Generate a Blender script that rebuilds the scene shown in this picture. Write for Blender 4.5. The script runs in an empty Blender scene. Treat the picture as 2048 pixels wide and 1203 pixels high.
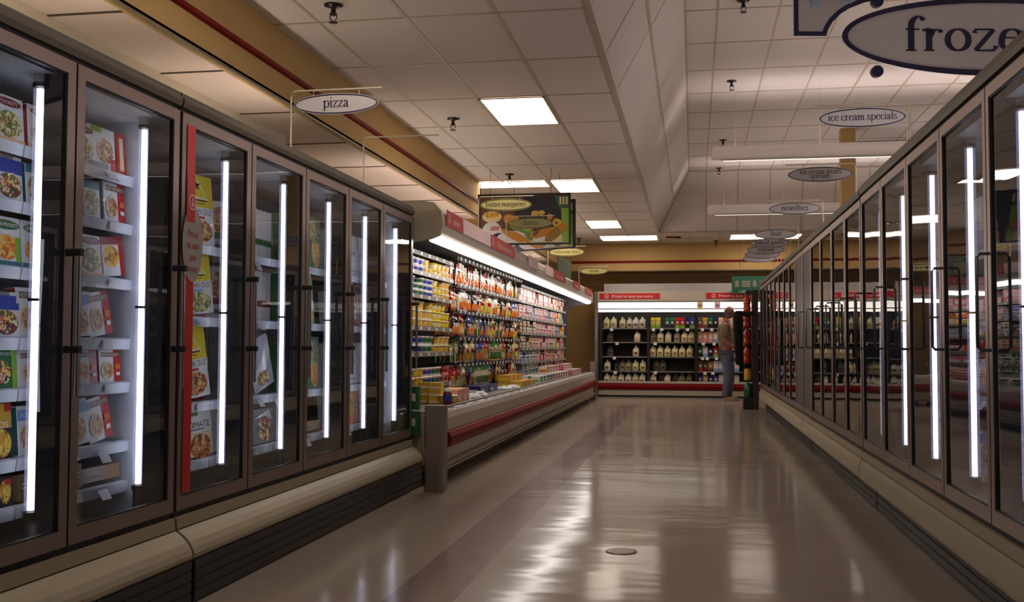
import bpy, math, random
from math import sin, cos, pi, radians
random.seed(7)
sc = bpy.context.scene
COL = sc.collection
H = 1.12            # camera height above the floor; geometry below is laid out with z relative to the lens, then lifted by H
# ------------------------------------------------------------------ camera
yaw, pit, rol = .17442, .04323, .003526
fw = (-sin(yaw)*cos(pit), cos(yaw)*cos(pit), sin(pit))
r0 = (cos(yaw), sin(yaw), 0.)
def cross(a, b): return (a[1]*b[2]-a[2]*b[1], a[2]*b[0]-a[0]*b[2], a[0]*b[1]-a[1]*b[0])
u0 = cross(r0, fw)
rt = tuple(r0[i]*cos(rol)+u0[i]*sin(rol) for i in range(3))
up = cross(rt, fw)
from mathutils import Matrix, Vector
cam = bpy.data.cameras.new('camera'); camo = bpy.data.objects.new('camera', cam); COL.objects.link(camo)
M = Matrix(((rt[0], up[0], -fw[0], 0), (rt[1], up[1], -fw[1], 0), (rt[2], up[2], -fw[2], 0), (0, 0, 0, 1)))
camo.matrix_world = M
cam.sensor_width = 36; cam.lens = 2056*36/2048; cam.clip_start = .05; cam.clip_end = 100
sc.camera = camo
# ------------------------------------------------------------------ world, view
w = bpy.data.worlds.new('world'); sc.world = w; w.use_nodes = True
w.node_tree.nodes['Background'].inputs[0].default_value = (.05, .045, .04, 1)
w.node_tree.nodes['Background'].inputs[1].default_value = .2
sc.view_settings.view_transform = 'Standard'; sc.view_settings.look = 'None'
sc.view_settings.exposure = 0.0; sc.view_settings.gamma = 1; sc.view_settings.use_curve_mapping = False
cy = sc.cycles
cy.use_denoising = True; cy.max_bounces = 8; cy.diffuse_bounces = 3; cy.glossy_bounces = 4
cy.transparent_max_bounces = 24; cy.transmission_bounces = 6; cy.sample_clamp_indirect = 4; cy.caustics_reflective = False; cy.caustics_refractive = False
cy.use_light_tree = True; cy.use_adaptive_sampling = True; cy.adaptive_threshold = .06
# light levels (one place)
L_PANEL = 8.0; L_TUBE = 4.0; L_CANOPY = 13.0; L_COVE = 30.0; L_PEND = 18.0; L_STRIP = 60.0

# ------------------------------------------------------------------ materials
def lin(c):
    c /= 255.
    return c/12.92 if c <= .04045 else ((c+.055)/1.055)**2.4
def rgb(c): return (lin(c[0]), lin(c[1]), lin(c[2]), 1)
MATS = {}
def mat(name, col=(128, 128, 128), rough=.5, metal=0., spec=.5, emit=None, es=0, var=.10, vs=6., bump=0., bs=20., coat=0.):
    m = bpy.data.materials.new(name); m.use_nodes = True; nt = m.node_tree; n = nt.nodes; l = nt.links
    b = n['Principled BSDF']
    b.inputs['Roughness'].default_value = rough; b.inputs['Metallic'].default_value = metal
    b.inputs['Specular IOR Level'].default_value = spec; b.inputs['Coat Weight'].default_value = coat
    c = rgb(col); b.inputs['Base Color'].default_value = c
    tc = n.new('ShaderNodeTexCoord')
    if var:
        no = n.new('ShaderNodeTexNoise'); no.inputs['Scale'].default_value = vs; no.inputs['Detail'].default_value = 3
        l.new(tc.outputs['Object'], no.inputs['Vector'])
        mx = n.new('ShaderNodeMix'); mx.data_type = 'RGBA'
        mx.inputs[6].default_value = tuple(v*(1-var) for v in c[:3])+(1,)
        mx.inputs[7].default_value = tuple(min(1, v*(1+var)) for v in c[:3])+(1,)
        l.new(no.outputs['Fac'], mx.inputs[0]); l.new(mx.outputs[2], b.inputs['Base Color'])
    if bump:
        nb = n.new('ShaderNodeTexNoise'); nb.inputs['Scale'].default_value = bs; nb.inputs['Detail'].default_value = 2
        l.new(tc.outputs['Object'], nb.inputs['Vector'])
        bp = n.new('ShaderNodeBump'); bp.inputs['Strength'].default_value = bump; bp.inputs['Distance'].default_value = .02
        l.new(nb.outputs['Fac'], bp.inputs['Height']); l.new(bp.outputs[0], b.inputs['Normal'])
    if emit:
        b.inputs['Emission Color'].default_value = emit+(1,) if len(emit) == 3 else emit
        b.inputs['Emission Strength'].default_value = es
    MATS[name] = m; return m
def food(name, cols, scale=30., rough=.4):
    m = mat(name, cols[0], rough, var=0); nt = m.node_tree; n = nt.nodes; l = nt.links
    tc = n['Texture Coordinate']; v = n.new('ShaderNodeTexVoronoi'); v.inputs['Scale'].default_value = scale
    no = n.new('ShaderNodeTexNoise'); no.inputs['Scale'].default_value = scale*.6
    l.new(tc.outputs['Object'], no.inputs['Vector'])
    ad = n.new('ShaderNodeVectorMath'); ad.operation = 'MULTIPLY_ADD'; ad.inputs[1].default_value = (.08,)*3
    l.new(no.outputs['Color'], ad.inputs[0]); l.new(tc.outputs['Object'], ad.inputs[2]); l.new(ad.outputs[0], v.inputs['Vector'])
    sp = n.new('ShaderNodeSeparateColor'); l.new(v.outputs['Color'], sp.inputs[0])
    r = n.new('ShaderNodeValToRGB'); r.color_ramp.interpolation = 'CONSTANT'
    while len(r.color_ramp.elements) < len(cols): r.color_ramp.elements.new(.5)
    for i, c in enumerate(cols):
        r.color_ramp.elements[i].position = i/len(cols); r.color_ramp.elements[i].color = rgb(c)
    l.new(sp.outputs[0], r.inputs[0]); l.new(r.outputs[0], n['Principled BSDF'].inputs['Base Color'])
    return m
def glass(name, ior=1.5, dbl=1.0, tint=(.93, .96, .95), wav=0.0, rough=0.0):
    m = bpy.data.materials.new(name); m.use_nodes = True; nt = m.node_tree; n = nt.nodes; l = nt.links
    n.remove(n['Principled BSDF'])
    tr = n.new('ShaderNodeBsdfTransparent'); tr.inputs[0].default_value = tint+(1,)
    gl = n.new('ShaderNodeBsdfGlossy'); gl.inputs['Roughness'].default_value = rough
    fr = n.new('ShaderNodeFresnel'); fr.inputs['IOR'].default_value = ior
    mu = n.new('ShaderNodeMath'); mu.operation = 'MULTIPLY'; mu.inputs[1].default_value = dbl; mu.use_clamp = True
    mx = n.new('ShaderNodeMixShader')
    l.new(fr.outputs[0], mu.inputs[0]); l.new(mu.outputs[0], mx.inputs[0]); l.new(tr.outputs[0], mx.inputs[1]); l.new(gl.outputs[0], mx.inputs[2])
    l.new(mx.outputs[0], n['Material Output'].inputs[0])
    if wav:
        tc = n.new('ShaderNodeTexCoord'); nb = n.new('ShaderNodeTexNoise'); nb.inputs['Scale'].default_value = 1.6; nb.inputs['Detail'].default_value = 1
        l.new(tc.outputs['Object'], nb.inputs['Vector'])
        bp = n.new('ShaderNodeBump'); bp.inputs['Strength'].default_value = wav; bp.inputs['Distance'].default_value = .02
        l.new(nb.outputs['Fac'], bp.inputs['Height']); l.new(bp.outputs[0], gl.inputs['Normal'])
    MATS[name] = m; return m

mat('tile_white', (214, 204, 194), .9, spec=.1, var=.05, vs=40, bump=.25, bs=160)
mat('tile_cream', (214, 196, 182), .85, spec=.1, var=.04, vs=2, bump=.1, bs=200)
mat('tbar', (176, 162, 136), .5, var=.03)
mat('tbar_dark', (70, 60, 50), .6)
mat('wall_yellow', (182, 150, 98), .7, spec=.2, var=.05, vs=3)
mat('wall_beige', (196, 172, 128), .75, spec=.2, var=.04, vs=3)
mat('wall_cream', (186, 176, 150), .75, spec=.2)
mat('stripe_red', (116, 8, 8), .5, spec=.12)
mat('edge_olive', (120, 104, 72), .5)
mat('cabinet_beige', (156, 146, 120), .42, var=.03, vs=2)
mat('header_olive', (88, 78, 60), .5)
mat('cabinet_white', (186, 176, 162), .38, var=.03, vs=2)
mat('bumper_beige', (168, 159, 134), .45, var=.03, vs=2)
mat('kick_dark', (46, 46, 48), .45, var=.1)
mat('black', (10, 10, 11), .5)
mat('rubber', (18, 18, 19), .7)
mat('door_metal', (156, 140, 134), .36, metal=.85, var=.06, vs=3)
mat('steel', (150, 140, 132), .38, metal=.9, var=.08, vs=8)
mat('chrome', (190, 188, 190), .16, metal=1., var=.03)
mat('handle_metal', (92, 84, 82), .3, metal=.8)
mat('dark_metal', (52, 46, 44), .35, metal=.6)
mat('mullion_dark', (40, 38, 40), .5)
mat('liner', (196, 200, 208), .5, var=.04)
mat('liner_dark', (60, 58, 60), .6)
mat('shelf_white', (206, 208, 216), .4, var=.03)
mat('shelf_grey', (128, 122, 114), .45, metal=.3)
mat('rail_grey', (124, 114, 104), .4)
mat('paper', (232, 232, 236), .6, var=.03)
mat('ink', (26, 26, 32), .5, var=0)
mat('navy', (22, 22, 62), .45, var=.03)
mat('sign_white', (192, 188, 190), .5, var=.03)
mat('sign_grey', (168, 162, 162), .5, var=.03)
mat('sign_yellow', (208, 200, 132), .5, var=.03)
mat('sign_olive', (128, 122, 70), .5, var=.03)
mat('olive_ink', (48, 44, 22), .5, var=0)
mat('flake_blue', (130, 190, 225), .5)
mat('promo_red', (196, 26, 30), .4, var=.03)
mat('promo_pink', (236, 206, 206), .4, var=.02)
mat('white_ink', (240, 236, 236), .5, var=0)
mat('acrylic', (190, 184, 158), .25, var=.02)
mat('green_sign', (22, 76, 56), .5, var=.06)
mat('tube_glow', (255, 255, 255), .5, emit=(.80, .84, 1.), es=L_TUBE, var=0)
mat('canopy_glow', (255, 255, 255), .5, emit=(1., .93, .86), es=L_CANOPY, var=0)
mat('cove_glow', (255, 255, 255), .5, emit=(1., .87, .8), es=L_COVE, var=0)
mat('pend_glow', (255, 255, 255), .5, emit=(1., .88, .9), es=L_PEND, var=0)
mat('added_strip_glow', (255, 255, 255), .5, emit=(1., .87, .87), es=L_STRIP, var=0)
mat('panel_glow', (255, 255, 255), .5, emit=(1., .84, .71), es=L_PANEL, var=0)
mat('pend_body', (214, 200, 190), .5, emit=(1., .84, .74), es=.05, var=.03)  # faint glow put in for bounce light on the housing
mat('backlit_white', (240, 232, 220), .5, emit=(1., .9, .84), es=1.2, var=0)
mat('canopy_white', (240, 234, 224), .5, emit=(1., .93, .84), es=1.6, var=0)
glass('door_glass_left', dbl=1.5, wav=.05)
glass('door_glass_right', dbl=1.35, wav=.12, tint=(.8, .82, .84))
glass('lens_glass', dbl=1.2, tint=(.96, .97, 1.))
# light lens: part clear, part milky
def lens(name):
    m = bpy.data.materials.new(name); m.use_nodes = True; nt = m.node_tree; n = nt.nodes; l = nt.links
    n.remove(n['Principled BSDF'])
    a = n.new('ShaderNodeBsdfTransparent'); b = n.new('ShaderNodeBsdfTranslucent'); b.inputs[0].default_value = (.72, .68, 1., 1)
    x = n.new('ShaderNodeMixShader'); x.inputs[0].default_value = .13
    l.new(a.outputs[0], x.inputs[1]); l.new(b.outputs[0], x.inputs[2]); l.new(x.outputs[0], n['Material Output'].inputs[0])
    MATS[name] = m
lens('tube_lens')
# packaging colours
for nm, c in dict(p_white=(226, 222, 220), p_red=(186, 28, 30), p_dkred=(120, 20, 24), p_yellow=(226, 200, 30), p_gold=(204, 158, 48), p_green=(34, 104, 56),
                  p_lime=(130, 178, 50), p_blue=(44, 62, 160), p_navy=(26, 30, 90), p_teal=(36, 110, 120), p_orange=(224, 112, 36), p_brown=(120, 82, 50),
                  p_cream=(226, 206, 160), p_pink=(226, 150, 150), p_black=(22, 20, 22), p_purple=(86, 60, 140), p_silver=(176, 176, 186), p_skyblue=(120, 160, 216),
                  p_card=(150, 116, 80), p_peach=(232, 176, 140), p_grey=(120, 118, 120)).items():
    mat(nm, c, .38, var=.05, vs=14)
for nm, c in dict(f_white=(232, 226, 222), f_red=(176, 26, 30), f_yellow=(220, 188, 60), f_green=(60, 116, 50), f_blue=(60, 80, 150), f_orange=(224, 116, 40), f_black=(40, 28, 28), f_cream=(222, 196, 140)).items():
    mat(nm, c, .16, var=.1, vs=18, bump=.5, bs=26, coat=.6)
food('food_pizza', [(178, 70, 36), (214, 150, 80), (120, 40, 26), (226, 190, 120), (196, 96, 50), (90, 60, 30)], 70)
food('food_roll', [(214, 170, 110), (180, 120, 66), (232, 206, 160), (150, 84, 44), (206, 150, 90)], 60)
food('food_green', [(110, 130, 60), (70, 100, 40), (190, 170, 90), (226, 210, 160), (140, 110, 50)], 60)
food('food_mix', [(200, 90, 40), (230, 190, 90), (90, 110, 50), (240, 224, 190), (150, 40, 30), (60, 50, 40)], 55)
food('food_orange', [(224, 140, 40), (240, 180, 60), (200, 100, 30), (236, 200, 110)], 50)
food('food_chip', [(236, 190, 60), (210, 150, 40), (240, 210, 110), (160, 100, 30)], 60)
food('produce', [(226, 150, 40), (196, 120, 30), (232, 190, 80), (170, 90, 30)], 26)
food('leaf_bits', [(70, 110, 50), (110, 150, 60), (40, 70, 36), (150, 180, 90)], 30)
mat('milk', (226, 220, 200), .35, var=.04)
mat('milk_yellow', (222, 210, 160), .35, var=.04)
mat('skin', (150, 92, 76), .5, var=.06)
mat('shirt_tan', (126, 108, 80), .85, var=.08, vs=10)
mat('jeans', (92, 99, 120), .85, var=.12, vs=14)
mat('shoe', (136, 116, 96), .6)
mat('hair_grey', (96, 78, 68), .8)
mat('black_cloth', (12, 13, 16), .9)
mat('bottle_orange', (206, 60, 20), .25, var=.1, coat=.5)
mat('bottle_green', (24, 84, 44), .25, var=.1, coat=.5)

def floor_mat():
    m = bpy.data.materials.new('floor_vinyl'); m.use_nodes = True; nt = m.node_tree; n = nt.nodes; l = nt.links
    b = n['Principled BSDF']; tc = n.new('ShaderNodeTexCoord')
    sp = n.new('ShaderNodeSeparateXYZ'); l.new(tc.outputs['Object'], sp.inputs[0])
    def mth(op, a, bb=None, cl=False):
        q = n.new('ShaderNodeMath'); q.operation = op; q.use_clamp = cl
        for i, v in enumerate((a, bb)):
            if v is None: continue
            if isinstance(v, (int, float)): q.inputs[i].default_value = v
            else: l.new(v, q.inputs[i])
        return q.outputs[0]
    # the darker stripe down the aisle (tiles .305 wide)
    st = mth('MULTIPLY', mth('GREATER_THAN', sp.outputs[0], -1.345), mth('LESS_THAN', sp.outputs[0], -1.04))
    st = mth('MULTIPLY', st, mth('LESS_THAN', sp.outputs[1], 19.6))
    # tile joints
    def joint(v, off):
        f = mth('FRACT', mth('DIVIDE', mth('ADD', v, off), .305)); return mth('LESS_THAN', mth('ABSOLUTE', mth('SUBTRACT', f, .5)), .006)
    jt = mth('MAXIMUM', joint(sp.outputs[0], 1.345-.1525+30.5), joint(sp.outputs[1], 30.5))
    vt = n.new('ShaderNodeTexNoise'); vt.inputs['Scale'].default_value = 1.1; vt.inputs['Detail'].default_value = 6
    l.new(tc.outputs['Object'], vt.inputs['Vector'])
    fl = n.new('ShaderNodeTexNoise'); fl.inputs['Scale'].default_value = 60; fl.inputs['Detail'].default_value = 2
    l.new(tc.outputs['Object'], fl.inputs['Vector'])
    a = n.new('ShaderNodeMix'); a.data_type = 'RGBA'; a.inputs[6].default_value = rgb((153, 140, 124)); a.inputs[7].default_value = rgb((170, 156, 141))
    l.new(vt.outputs['Fac'], a.inputs[0])
    s2 = n.new('ShaderNodeMix'); s2.data_type = 'RGBA'; l.new(a.outputs[2], s2.inputs[6]); s2.inputs[7].default_value = rgb((132, 113, 112)); l.new(st, s2.inputs[0])
    j2 = n.new('ShaderNodeMix'); j2.data_type = 'RGBA'; l.new(s2.outputs[2], j2.inputs[6]); j2.inputs[7].default_value = rgb((110, 98, 86))
    l.new(mth('MULTIPLY', jt, .15), j2.inputs[0])
    s3 = n.new('ShaderNodeMix'); s3.data_type = 'RGBA'; s3.blend_type = 'MULTIPLY'; s3.inputs[0].default_value = .25
    l.new(j2.outputs[2], s3.inputs[6]); l.new(fl.outputs['Color'], s3.inputs[7])
    l.new(s3.outputs[2], b.inputs['Base Color'])
    b.inputs['IOR'].default_value = 1.2
    rr = n.new('ShaderNodeMapRange'); rr.inputs[3].default_value = .08; rr.inputs[4].default_value = .2
    l.new(vt.outputs['Fac'], rr.inputs[0]); l.new(rr.outputs[0], b.inputs['Roughness'])
    # slow unevenness of the waxed tiles
    nb = n.new('ShaderNodeTexNoise'); nb.inputs['Scale'].default_value = 2.2; nb.inputs['Detail'].default_value = 2
    mp = n.new('ShaderNodeMapping'); mp.inputs['Scale'].default_value = (.55, 1.3, 1); l.new(tc.outputs['Object'], mp.inputs[0]); l.new(mp.outputs[0], nb.inputs['Vector'])
    bp = n.new('ShaderNodeBump'); bp.inputs['Strength'].default_value = .35; bp.inputs['Distance'].default_value = .012
    l.new(nb.outputs['Fac'], bp.inputs['Height']); l.new(bp.outputs[0], b.inputs['Normal'])
    MATS['floor_vinyl'] = m
floor_mat()
def frost_mat():
    m = mat('frosted', (92, 84, 96), .35, var=.25, vs=40, bump=.9, bs=60); 
    n = m.node_tree.nodes; b = n['Principled BSDF']; b.inputs['Alpha'].default_value = .82
frost_mat()

# ------------------------------------------------------------------ mesh builder
class MB:
    def __init__(s): s.v = []; s.f = []; s.mi = []; s.sm = []; s.mats = []; s.T = None
    def mid(s, m):
        if m not in s.mats: s.mats.append(m)
        return s.mats.index(m)
    def add(s, V, F, m, smooth=False):
        o = len(s.v)
        if s.T is not None: V = [tuple(s.T @ Vector(p)) for p in V]
        s.v += [tuple(p) for p in V]; k = s.mid(m)
        for f in F: s.f.append(tuple(i+o for i in f)); s.mi.append(k); s.sm.append(smooth)
    def box(s, x0, x1, y0, y1, z0, z1, m):
        if x0 > x1: x0, x1 = x1, x0
        V = [(x0, y0, z0), (x1, y0, z0), (x1, y1, z0), (x0, y1, z0), (x0, y0, z1), (x1, y0, z1), (x1, y1, z1), (x0, y1, z1)]
        s.add(V, [(0, 3, 2, 1), (4, 5, 6, 7), (0, 1, 5, 4), (1, 2, 6, 5), (2, 3, 7, 6), (3, 0, 4, 7)], m)
    def cbox(s, x0, x1, y0, y1, z0, z1, m, c=.01, ax='z'):
        # box with its edges along one axis chamfered/rounded
        a0, a1, b0, b1 = {'z': (x0, x1, y0, y1), 'y': (x0, x1, z0, z1), 'x': (y0, y1, z0, z1)}[ax]
        P = []
        for cx, cy_, st in ((a1-c, b0+c, -90), (a1-c, b1-c, 0), (a0+c, b1-c, 90), (a0+c, b0+c, 180)):
            for k in range(4):
                t = radians(st+k*30); P.append((cx+c*cos(t), cy_+c*sin(t)))
        t0, t1 = {'z': (z0, z1), 'y': (y0, y1), 'x': (x0, x1)}[ax]
        s.prism(P, ax, t0, t1, m)
    def prism(s, P, ax, t0, t1, m, smooth=False, caps=True):
        n = len(P)
        def pt(p, t): return {'x': (t, p[0], p[1]), 'y': (p[0], t, p[1]), 'z': (p[0], p[1], t)}[ax]
        V = [pt(p, t0) for p in P]+[pt(p, t1) for p in P]
        s.add(V, [(i, (i+1) % n, (i+1) % n+n, i+n) for i in range(n)], m, smooth)
        if caps: s.add(V, [tuple(range(n)), tuple(range(2*n-1, n-1, -1))], m)
    def poly(s, P, m): s.add(P, [tuple(range(len(P)))], m)
    def rect(s, u0, v0, u1, v1, y, m): s.poly([(u0, y, v0), (u1, y, v0), (u1, y, v1), (u0, y, v1)], m)
    def ell(s, cx, cz, rx, rz, y, m, n=28): s.poly([(cx+rx*cos(2*pi*i/n), y, cz+rz*sin(2*pi*i/n)) for i in range(n)], m)
    def ring(s, cx, cz, rx, rz, t, y, m, n=48):
        V = []
        for i in range(n):
            a = 2*pi*i/n; V += [(cx+rx*cos(a), y, cz+rz*sin(a)), (cx+(rx-t)*cos(a), y, cz+(rz-t)*sin(a))]
        s.add(V, [(2*i, (2*i+2) % (2*n), (2*i+3) % (2*n), 2*i+1) for i in range(n)], m)
    def tube(s, P, r, m, n=8, caps=True, smooth=True):
        P = [Vector(p) for p in P]; V = []; k = len(P)
        for i, p in enumerate(P):
            d = (P[min(i+1, k-1)]-P[max(i-1, 0)]).normalized()
            a = Vector((0, 0, 1)) if abs(d.z) < .9 else Vector((1, 0, 0))
            e1 = d.cross(a).normalized(); e2 = d.cross(e1)
            rr = r[i] if isinstance(r, (list, tuple)) else r
            for j in range(n):
                t = 2*pi*j/n; V.append(p+e1*rr*cos(t)+e2*rr*sin(t))
        F = [(i*n+j, i*n+(j+1) % n, (i+1)*n+(j+1) % n, (i+1)*n+j) for i in range(k-1) for j in range(n)]
        s.add(V, F, m, smooth)
        if caps: s.add(V, [tuple(range(n-1, -1, -1)), tuple(range((k-1)*n, k*n))], m)
    def lathe(s, prof, m, n=16, c=(0, 0, 0), sq=0., sy=1.):
        V = []
        for r, z in prof:
            for j in range(n):
                t = 2*pi*j/n; q = 1.
                if sq: q = 1/((abs(cos(t))**sq+abs(sin(t))**sq)**(1/sq))
                V.append((c[0]+r*q*cos(t), c[1]+r*q*sin(t)*sy, c[2]+z))
        k = len(prof)
        s.add(V, [(i*n+j, i*n+(j+1) % n, (i+1)*n+(j+1) % n, (i+1)*n+j) for i in range(k-1) for j in range(n)], m, True)
        s.add(V, [tuple(range(n-1, -1, -1)), tuple(range((k-1)*n, k*n))], m)
    def text(s, txt, cx, cz, h, y, m, sx=1., serif=False, bold=False):
        V, F, wd, ht = serif_text(txt, bold) if serif else font_text(txt)
        k = h/ht
        s.add([(cx+(p[0]-wd/2)*k*sx, y, cz+(p[1]-(.5 if not serif else .5))*k*(1 if not serif else 1)) for p in V] if serif else
              [(cx+(p[0]-wd/2)*k*sx, y, cz+(p[1]-ht/2)*k) for p in V], F, m)
    def build(s, name, parent=None, loc=None):
        me = bpy.data.meshes.new(name); me.from_pydata(s.v, [], s.f)
        for m in s.mats: me.materials.append(MATS[m])
        me.polygons.foreach_set('material_index', s.mi); me.polygons.foreach_set('use_smooth', s.sm); me.update()
        o = bpy.data.objects.new(name, me); COL.objects.link(o)
        if parent is not None:
            o.parent = parent
            if parent.parent is None and parent.type == 'EMPTY' and loc is None: o.location = -parent.location
        if loc is not None: o.location = loc
        return o
_ft = {}
def font_text(t):
    if t not in _ft:
        c = bpy.data.curves.new('t', 'FONT'); c.body = t; c.size = 1; c.resolution_u = 2
        o = bpy.data.objects.new('t', c); me = o.to_mesh()
        V = [tuple(v.co) for v in me.vertices]; F = [tuple(p.vertices) for p in me.polygons]
        o.to_mesh_clear(); bpy.data.objects.remove(o); bpy.data.curves.remove(c)
        xs = [v[0] for v in V] or [0, 1]; x0 = min(xs)
        _ft[t] = ([(v[0]-x0, v[1]) for v in V], F, max(xs)-x0, .72)
    return _ft[t]
# a broad-nib old-style alphabet: centre lines per letter, thick on the uprights and thin across
def spl(P, n=6):
    out = []
    for i in range(len(P)-1):
        a = P[max(i-1, 0)]; b = P[i]; c = P[i+1]; d = P[min(i+2, len(P)-1)]
        for k in range(n):
            t = k/n
            out.append(tuple(.5*(2*b[j]+(c[j]-a[j])*t+(2*a[j]-5*b[j]+4*c[j]-d[j])*t*t+(3*b[j]-a[j]-3*c[j]+d[j])*t**3) for j in (0, 1)))
    return out+[P[-1]]
TH, TN = .20, .07
def stem(x, y0=0, y1=1): return ('l', [(x, y0), (x, y1)])
def base(x, y=0, a=.17): return ('l', [(x-a, y+TN/2), (x+a, y+TN/2)])
def flag(x, y): return ('l', [(x-.2, y-.1), (x, y-.02)])
def bowl(cx, rx=.36, cy_=.5, ry=.5, a0=0, a1=360, n=26): return ('l', [(cx+rx*cos(radians(a0+(a1-a0)*i/n)), cy_+(ry-TN/2)*sin(radians(a0+(a1-a0)*i/n))) for i in range(n+1)])
def dot(x, y, r=.1): return ('d', (x, y, r))
GL = {
 'i': ([stem(.22), base(.22), flag(.22, 1), dot(.2, 1.36)], .44), 'l': ([stem(.22, 0, 1.52), base(.22), flag(.22, 1.54)], .44),
 'p': ([stem(.24, -.45, 1), base(.24, -.47), flag(.24, 1), bowl(.55, .33, .5, .5, 150, -150)], 1.0),
 'z': ([('l', [(.08, .8), (.1, .96), (.68, .96)]), ('t', [(.66, .95), (.1, .05)]), ('l', [(.08, .04), (.66, .04), (.74, .24)])], .8),
 'a': ([('s', [(.14, .78), (.2, .94), (.38, .97), (.52, .84), (.54, .6)]), ('l', [(.54, .7), (.54, .16)]), ('s', [(.54, .58), (.3, .48), (.13, .28), (.2, .06), (.38, .06), (.54, .2)]), ('s', [(.54, .16), (.62, .04), (.76, .12)]), dot(.16, .76, .07)], .8),
 'b': ([stem(.2, 0, 1.52), flag(.2, 1.54), bowl(.52, .34, .5, .5, 150, -150)], .98), 'u': ([stem(.2, .25, 1), flag(.2, 1), ('s', [(.2, .3), (.3, .06), (.5, .04), (.7, .22)]), stem(.74, 0, 1), flag(.74, 1), base(.8, 0, .1)], 1.0),
 't': ([('s', [(.24, 1.28), (.24, .8), (.24, .3), (.3, .06), (.44, .03), (.56, .12)]), ('l', [(.06, .96), (.54, .96)])], .58),
 'e': ([('s', [(.74, .26), (.6, .07), (.4, .03), (.16, .2), (.12, .52), (.22, .86), (.44, .97), (.66, .86), (.72, .6)]), ('l', [(.14, .6), (.72, .6)])], .84),
 'r': ([stem(.22), base(.22), flag(.22, 1), ('s', [(.24, .62), (.36, .9), (.56, .94)]), dot(.58, .88, .08)], .68),
 'c': ([('s', [(.7, .24), (.56, .07), (.38, .03), (.16, .2), (.12, .52), (.24, .86), (.46, .97), (.64, .86)]), dot(.64, .82, .08)], .78),
 'o': ([bowl(.45, .33)], .9), 's': ([('s', [(.54, .8), (.46, .95), (.28, .96), (.15, .8), (.24, .6), (.44, .48), (.57, .3), (.5, .08), (.3, .03), (.12, .1), (.1, .26)])], .68),
 'd': ([stem(.76, 0, 1.52), flag(.76, 1.54), base(.84, 0, .1), bowl(.44, .33, .5, .5, 30, 330)], 1.02),
 'g': ([bowl(.42, .25, .66, .33), ('s', [(.26, .4), (.18, .2), (.4, .1), (.66, .06), (.72, -.16), (.5, -.36), (.22, -.34), (.12, -.18), (.26, .02)]), ('l', [(.58, .9), (.8, .94)])], .84),
 'h': ([stem(.22, 0, 1.52), base(.22), flag(.22, 1.54), ('s', [(.24, .7), (.44, .94), (.66, .86), (.74, .6)]), stem(.74, 0, .66), base(.74)], .98),
 'n': ([stem(.22), base(.22), flag(.22, 1), ('s', [(.24, .7), (.44, .94), (.66, .86), (.74, .6)]), stem(.74, 0, .66), base(.74)], .98),
 'm': ([stem(.22), base(.22), flag(.22, 1), ('s', [(.24, .7), (.42, .94), (.6, .86), (.68, .6)]), stem(.68, 0, .66), base(.68), ('s', [(.7, .7), (.88, .94), (1.06, .86), (1.14, .6)]), stem(1.14, 0, .66), base(1.14)], 1.38),
 'k': ([stem(.22, 0, 1.52), base(.22), flag(.22, 1.54), ('l', [(.26, .42), (.62, .94)]), ('t', [(.36, .56), (.74, .04)]), base(.74, 0, .14), ('l', [(.48, .97), (.76, .97)])], .9),
 'f': ([('s', [(.24, 0), (.24, .8), (.26, 1.26), (.42, 1.5), (.6, 1.5)]), dot(.6, 1.42, .09), base(.24), ('l', [(.06, .96), (.5, .96)])], .58),
 'v': ([('t', [(.12, .96), (.42, .04)]), ('l', [(.42, .04), (.7, .96)]), ('l', [(0, .97), (.26, .97)]), ('l', [(.58, .97), (.84, .97)])], .82),
 ' ': ([], .42), '.': ([dot(.16, .55, .09)], .34),
}
_st = {}
def serif_text(txt, bold=False):
    if (txt, bold) in _st: return _st[(txt, bold)]
    V = []; F = []; x = 0
    tn, th = (TN*1.5, TH*1.15) if bold else (TN, TH)
    for ch in txt:
        S, adv = GL[ch]
        for k, P in S:
            o = len(V)
            if k == 'd':
                V += [(x+P[0]+P[2]*cos(i*pi/6), P[1]+P[2]*sin(i*pi/6)) for i in range(12)]; F.append(tuple(range(o, o+12))); continue
            if k == 's': P = spl(P)
            n = len(P)
            for i, p in enumerate(P):
                a = P[max(i-1, 0)]; b = P[min(i+1, n-1)]; dx, dy = b[0]-a[0], b[1]-a[1]; L = math.hypot(dx, dy) or 1
                w_ = tn+(th-tn)*abs(dy/L)**1.3 if k != 't' else th*.8
                w_ /= 2; V += [(x+p[0]-dy/L*w_, p[1]+dx/L*w_), (x+p[0]+dy/L*w_, p[1]-dx/L*w_)]
            F += [(o+2*i+1, o+2*i+3, o+2*i+2, o+2*i) for i in range(n-1)]
        x += adv
    _st[(txt, bold)] = (V, F, x, 1.)
    return _st[(txt, bold)]

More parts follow.
